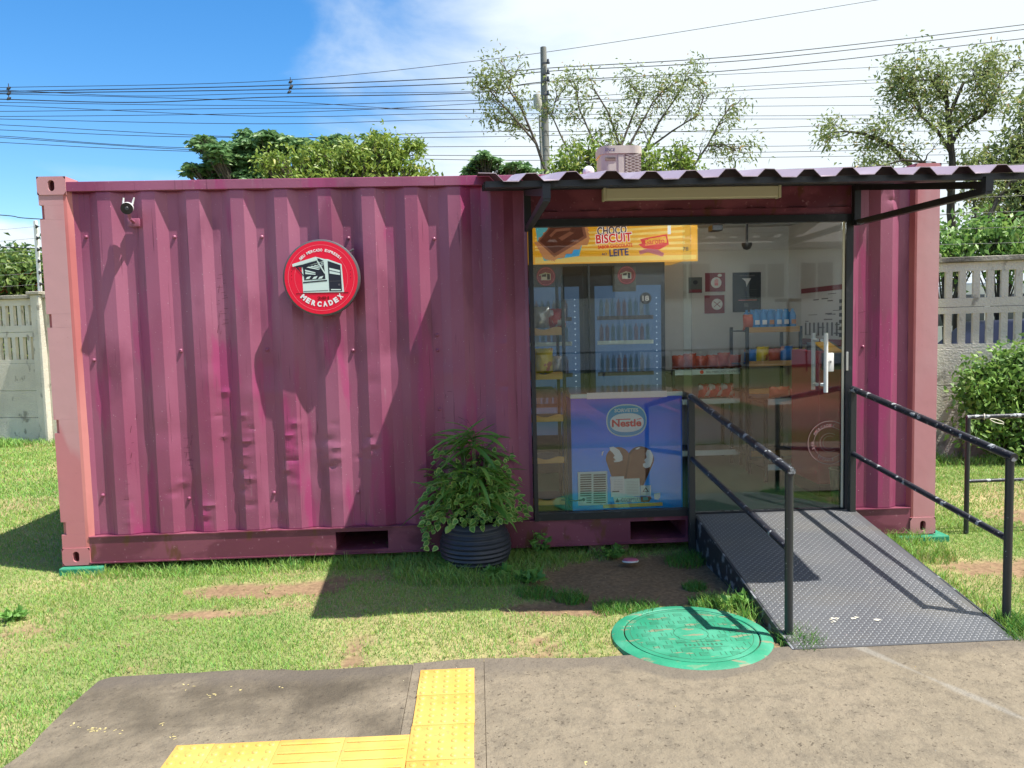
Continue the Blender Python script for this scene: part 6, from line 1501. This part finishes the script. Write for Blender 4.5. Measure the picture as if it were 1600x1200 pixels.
dc = Decal((I(1120, 585, yr-.005).x, yr-.0045, rz1+.004)); dc.ell(-.14, 0, .018, .018, M['pred'], .0006, 16); dc.text('SEU MERCADO EXPRESS', .06, 0, .32, .020, M['ink'], .0006, .0)
dc.build('price_strip_print', g2)
for i in range(6): gbag(rx0_+.09+i*.108, yr+.12, rz1+.030, .125, .13+.015*math.sin(i*2), M['bagorange'], '%s orange red bag from the left on the back wall shelf' % ords[i], 'orange red bags on the back shelf')
for i in range(3): gbag(rx1g-.32+i*.115, yr+.12, rz2+.030, .125, .13, M['bagred'], '%s red bag from the left on the lower back shelf' % ords[i], 'red bags on the lower back shelf')
yl = .95; lx0 = I(1195, 640, yl).x; lx1 = I(1275, 640, yl).x; lz = I(1230, 628, yl).z
gondola('low display shelf in front of the bottle shelf near the door', lx0, lx1, yl, yl+.4, [lz, FZ+.12], lz+.02, False)
gbag(lx0+.16, yl+.10, lz+.03, .18, .09, M['bagorange'], 'flat orange red pack left on the low shelf near the door', 'packs on the low shelf'); gbag(lx0+.33, yl+.12, lz+.03, .16, .07, M['bagred'], 'flat red pack right on the low shelf near the door', 'packs on the low shelf')
# ceiling fittings
p = I(1118, 356, 1.2); cm = thing('indoor_camera', 'small black camera hanging from the shop ceiling left', 'camera', (p.x, 1.2, p.z)); mb = MB(); mb.box(p.x-.045, p.x+.045, 1.14, 1.26, p.z-.03, p.z+.02, bev=.006); mb.build('body', M['black'], cm); mb = MB(); mb.tube([(p.x-.01, 1.2, p.z+.02), (p.x-.01, 1.2, 2.53)], .012, 8); mb.build('stem', M['black'], cm)
p = I(1167, 383, 1.7); cm = thing('dome_camera', 'small black dome camera hanging from the shop ceiling right of the other', 'camera', (p.x, 1.7, p.z)); mb = MB(); mb.lathe([(.001, -.045), (.03, -.035), (.046, -.005), (.046, .02), (.001, .024)], (p.x, 1.7, p.z), 20); mb.build('dome', M['black'], cm); mb = MB(); mb.tube([(p.x, 1.7, p.z+.02), (p.x, 1.7, 2.53)], .012, 8); mb.build('stem', M['black'], cm)
a = I(1062, 349, .55); b = I(1246, 346, .55); tl = thing('ceiling_tube', 'lit ceiling tube inside the shop above the yellow fridge sign end', 'lamp', ((a.x+b.x)/2, .55, a.z))
mb = MB(); mb.tube([(a.x, .55, a.z+.005), (b.x, .55, a.z+.005)], .014, 12); mb.build('tube', M['tube'], tl); mb = MB(); mb.box(a.x-.03, b.x+.03, .52, .58, a.z+.021, a.z+.05); mb.tube([(a.x+.1, .55, a.z+.05), (a.x+.1, .55, 2.535)], .006, 6); mb.tube([(b.x-.1, .55, a.z+.05), (b.x-.1, .55, 2.535)], .006, 6); mb.build('fitting', M['white'], tl)

# ================================================================ ACROSS THE LANE, BEHIND THE VIEWPOINT (mirrored in the shop glass)
def Mi(px, py, d): q = at(px, py, 1, d); return Vector((q.x, -d, q.z))
hs_ = thing('white_house', 'pale rendered house across the lane mirrored in the shop glass', 'house', (9, -22, 0))
zt_h = Mi(1150, 392, 22).z
mb = MB(); mb.box(-9, 22, -28, -22, 0, zt_h); mb.build('wall', M['housewall'], hs_)
mb = MB(); mb.prism([(-21.3, zt_h+.02), (-21.3, zt_h+.2), (-25, zt_h+2.2), (-28.7, zt_h+.2), (-28.7, zt_h+.02)], 0, -9.7, 22.7); mb.build('roof', M['houseroof'], hs_)
for (x0, y0, x1, y1) in ((1040, 412, 1108, 470), (1170, 412, 1224, 468), (1250, 410, 1300, 470), (880, 415, 960, 470), (1082, 548, 1106, 605), (1160, 550, 1222, 606), (940, 550, 1000, 606), (1035, 556, 1060, 604)):
    a = Mi(x0, y1, 22); b = Mi(x1, y0, 22); mb = MB(); mb.box(a.x-.08, b.x+.08, -22, -21.93, max(0, a.z)-.0, b.z+.08); f_ = mb.build('window_frame', M['white'], hs_)
    mb = MB(); mb.box(a.x, (a.x+b.x)/2-.04, -21.93, -21.92, max(.05, a.z+.06), b.z); mb.box((a.x+b.x)/2+.04, b.x, -21.93, -21.92, max(.05, a.z+.06), b.z); o = mb.build('pane', M['winglass'], None, rel=hs_.location); o.parent = f_
zr = Mi(1150, 545, 18).z; rl = thing('lane_railing', 'long dark railing in front of the pale house across the lane', 'railing', (9, -18, 0)); mb = MB(); mb.tube([(-8, -18, zr), (18, -18, zr)], .03, 8); mb.build('top_rail', M['pipe2'], rl)
for x in np.arange(-8, 18.1, 2.1): mb = MB(); mb.tube([(x, -18, 0), (x, -18, zr)], .03, 8); mb.build('post', M['pipe2'], rl)
p = Mi(1232, 470, 17); lp_ = thing('lane_lamp', 'twin headed black lamp post across the lane', 'street lamp', (p.x, -17, 0)); mb = MB(); mb.tube([(p.x, -17, 0), (p.x, -17, p.z)], [.07, .05], 10); mb.build('pole', M['pipe2'], lp_)
for s in (-1, 1): mb = MB(); mb.box(p.x+s*.05, p.x+s*.36, -17.12, -16.88, p.z-.03, p.z+.07, bev=.02); mb.build('lamp_head', M['darkgrey'], lp_)
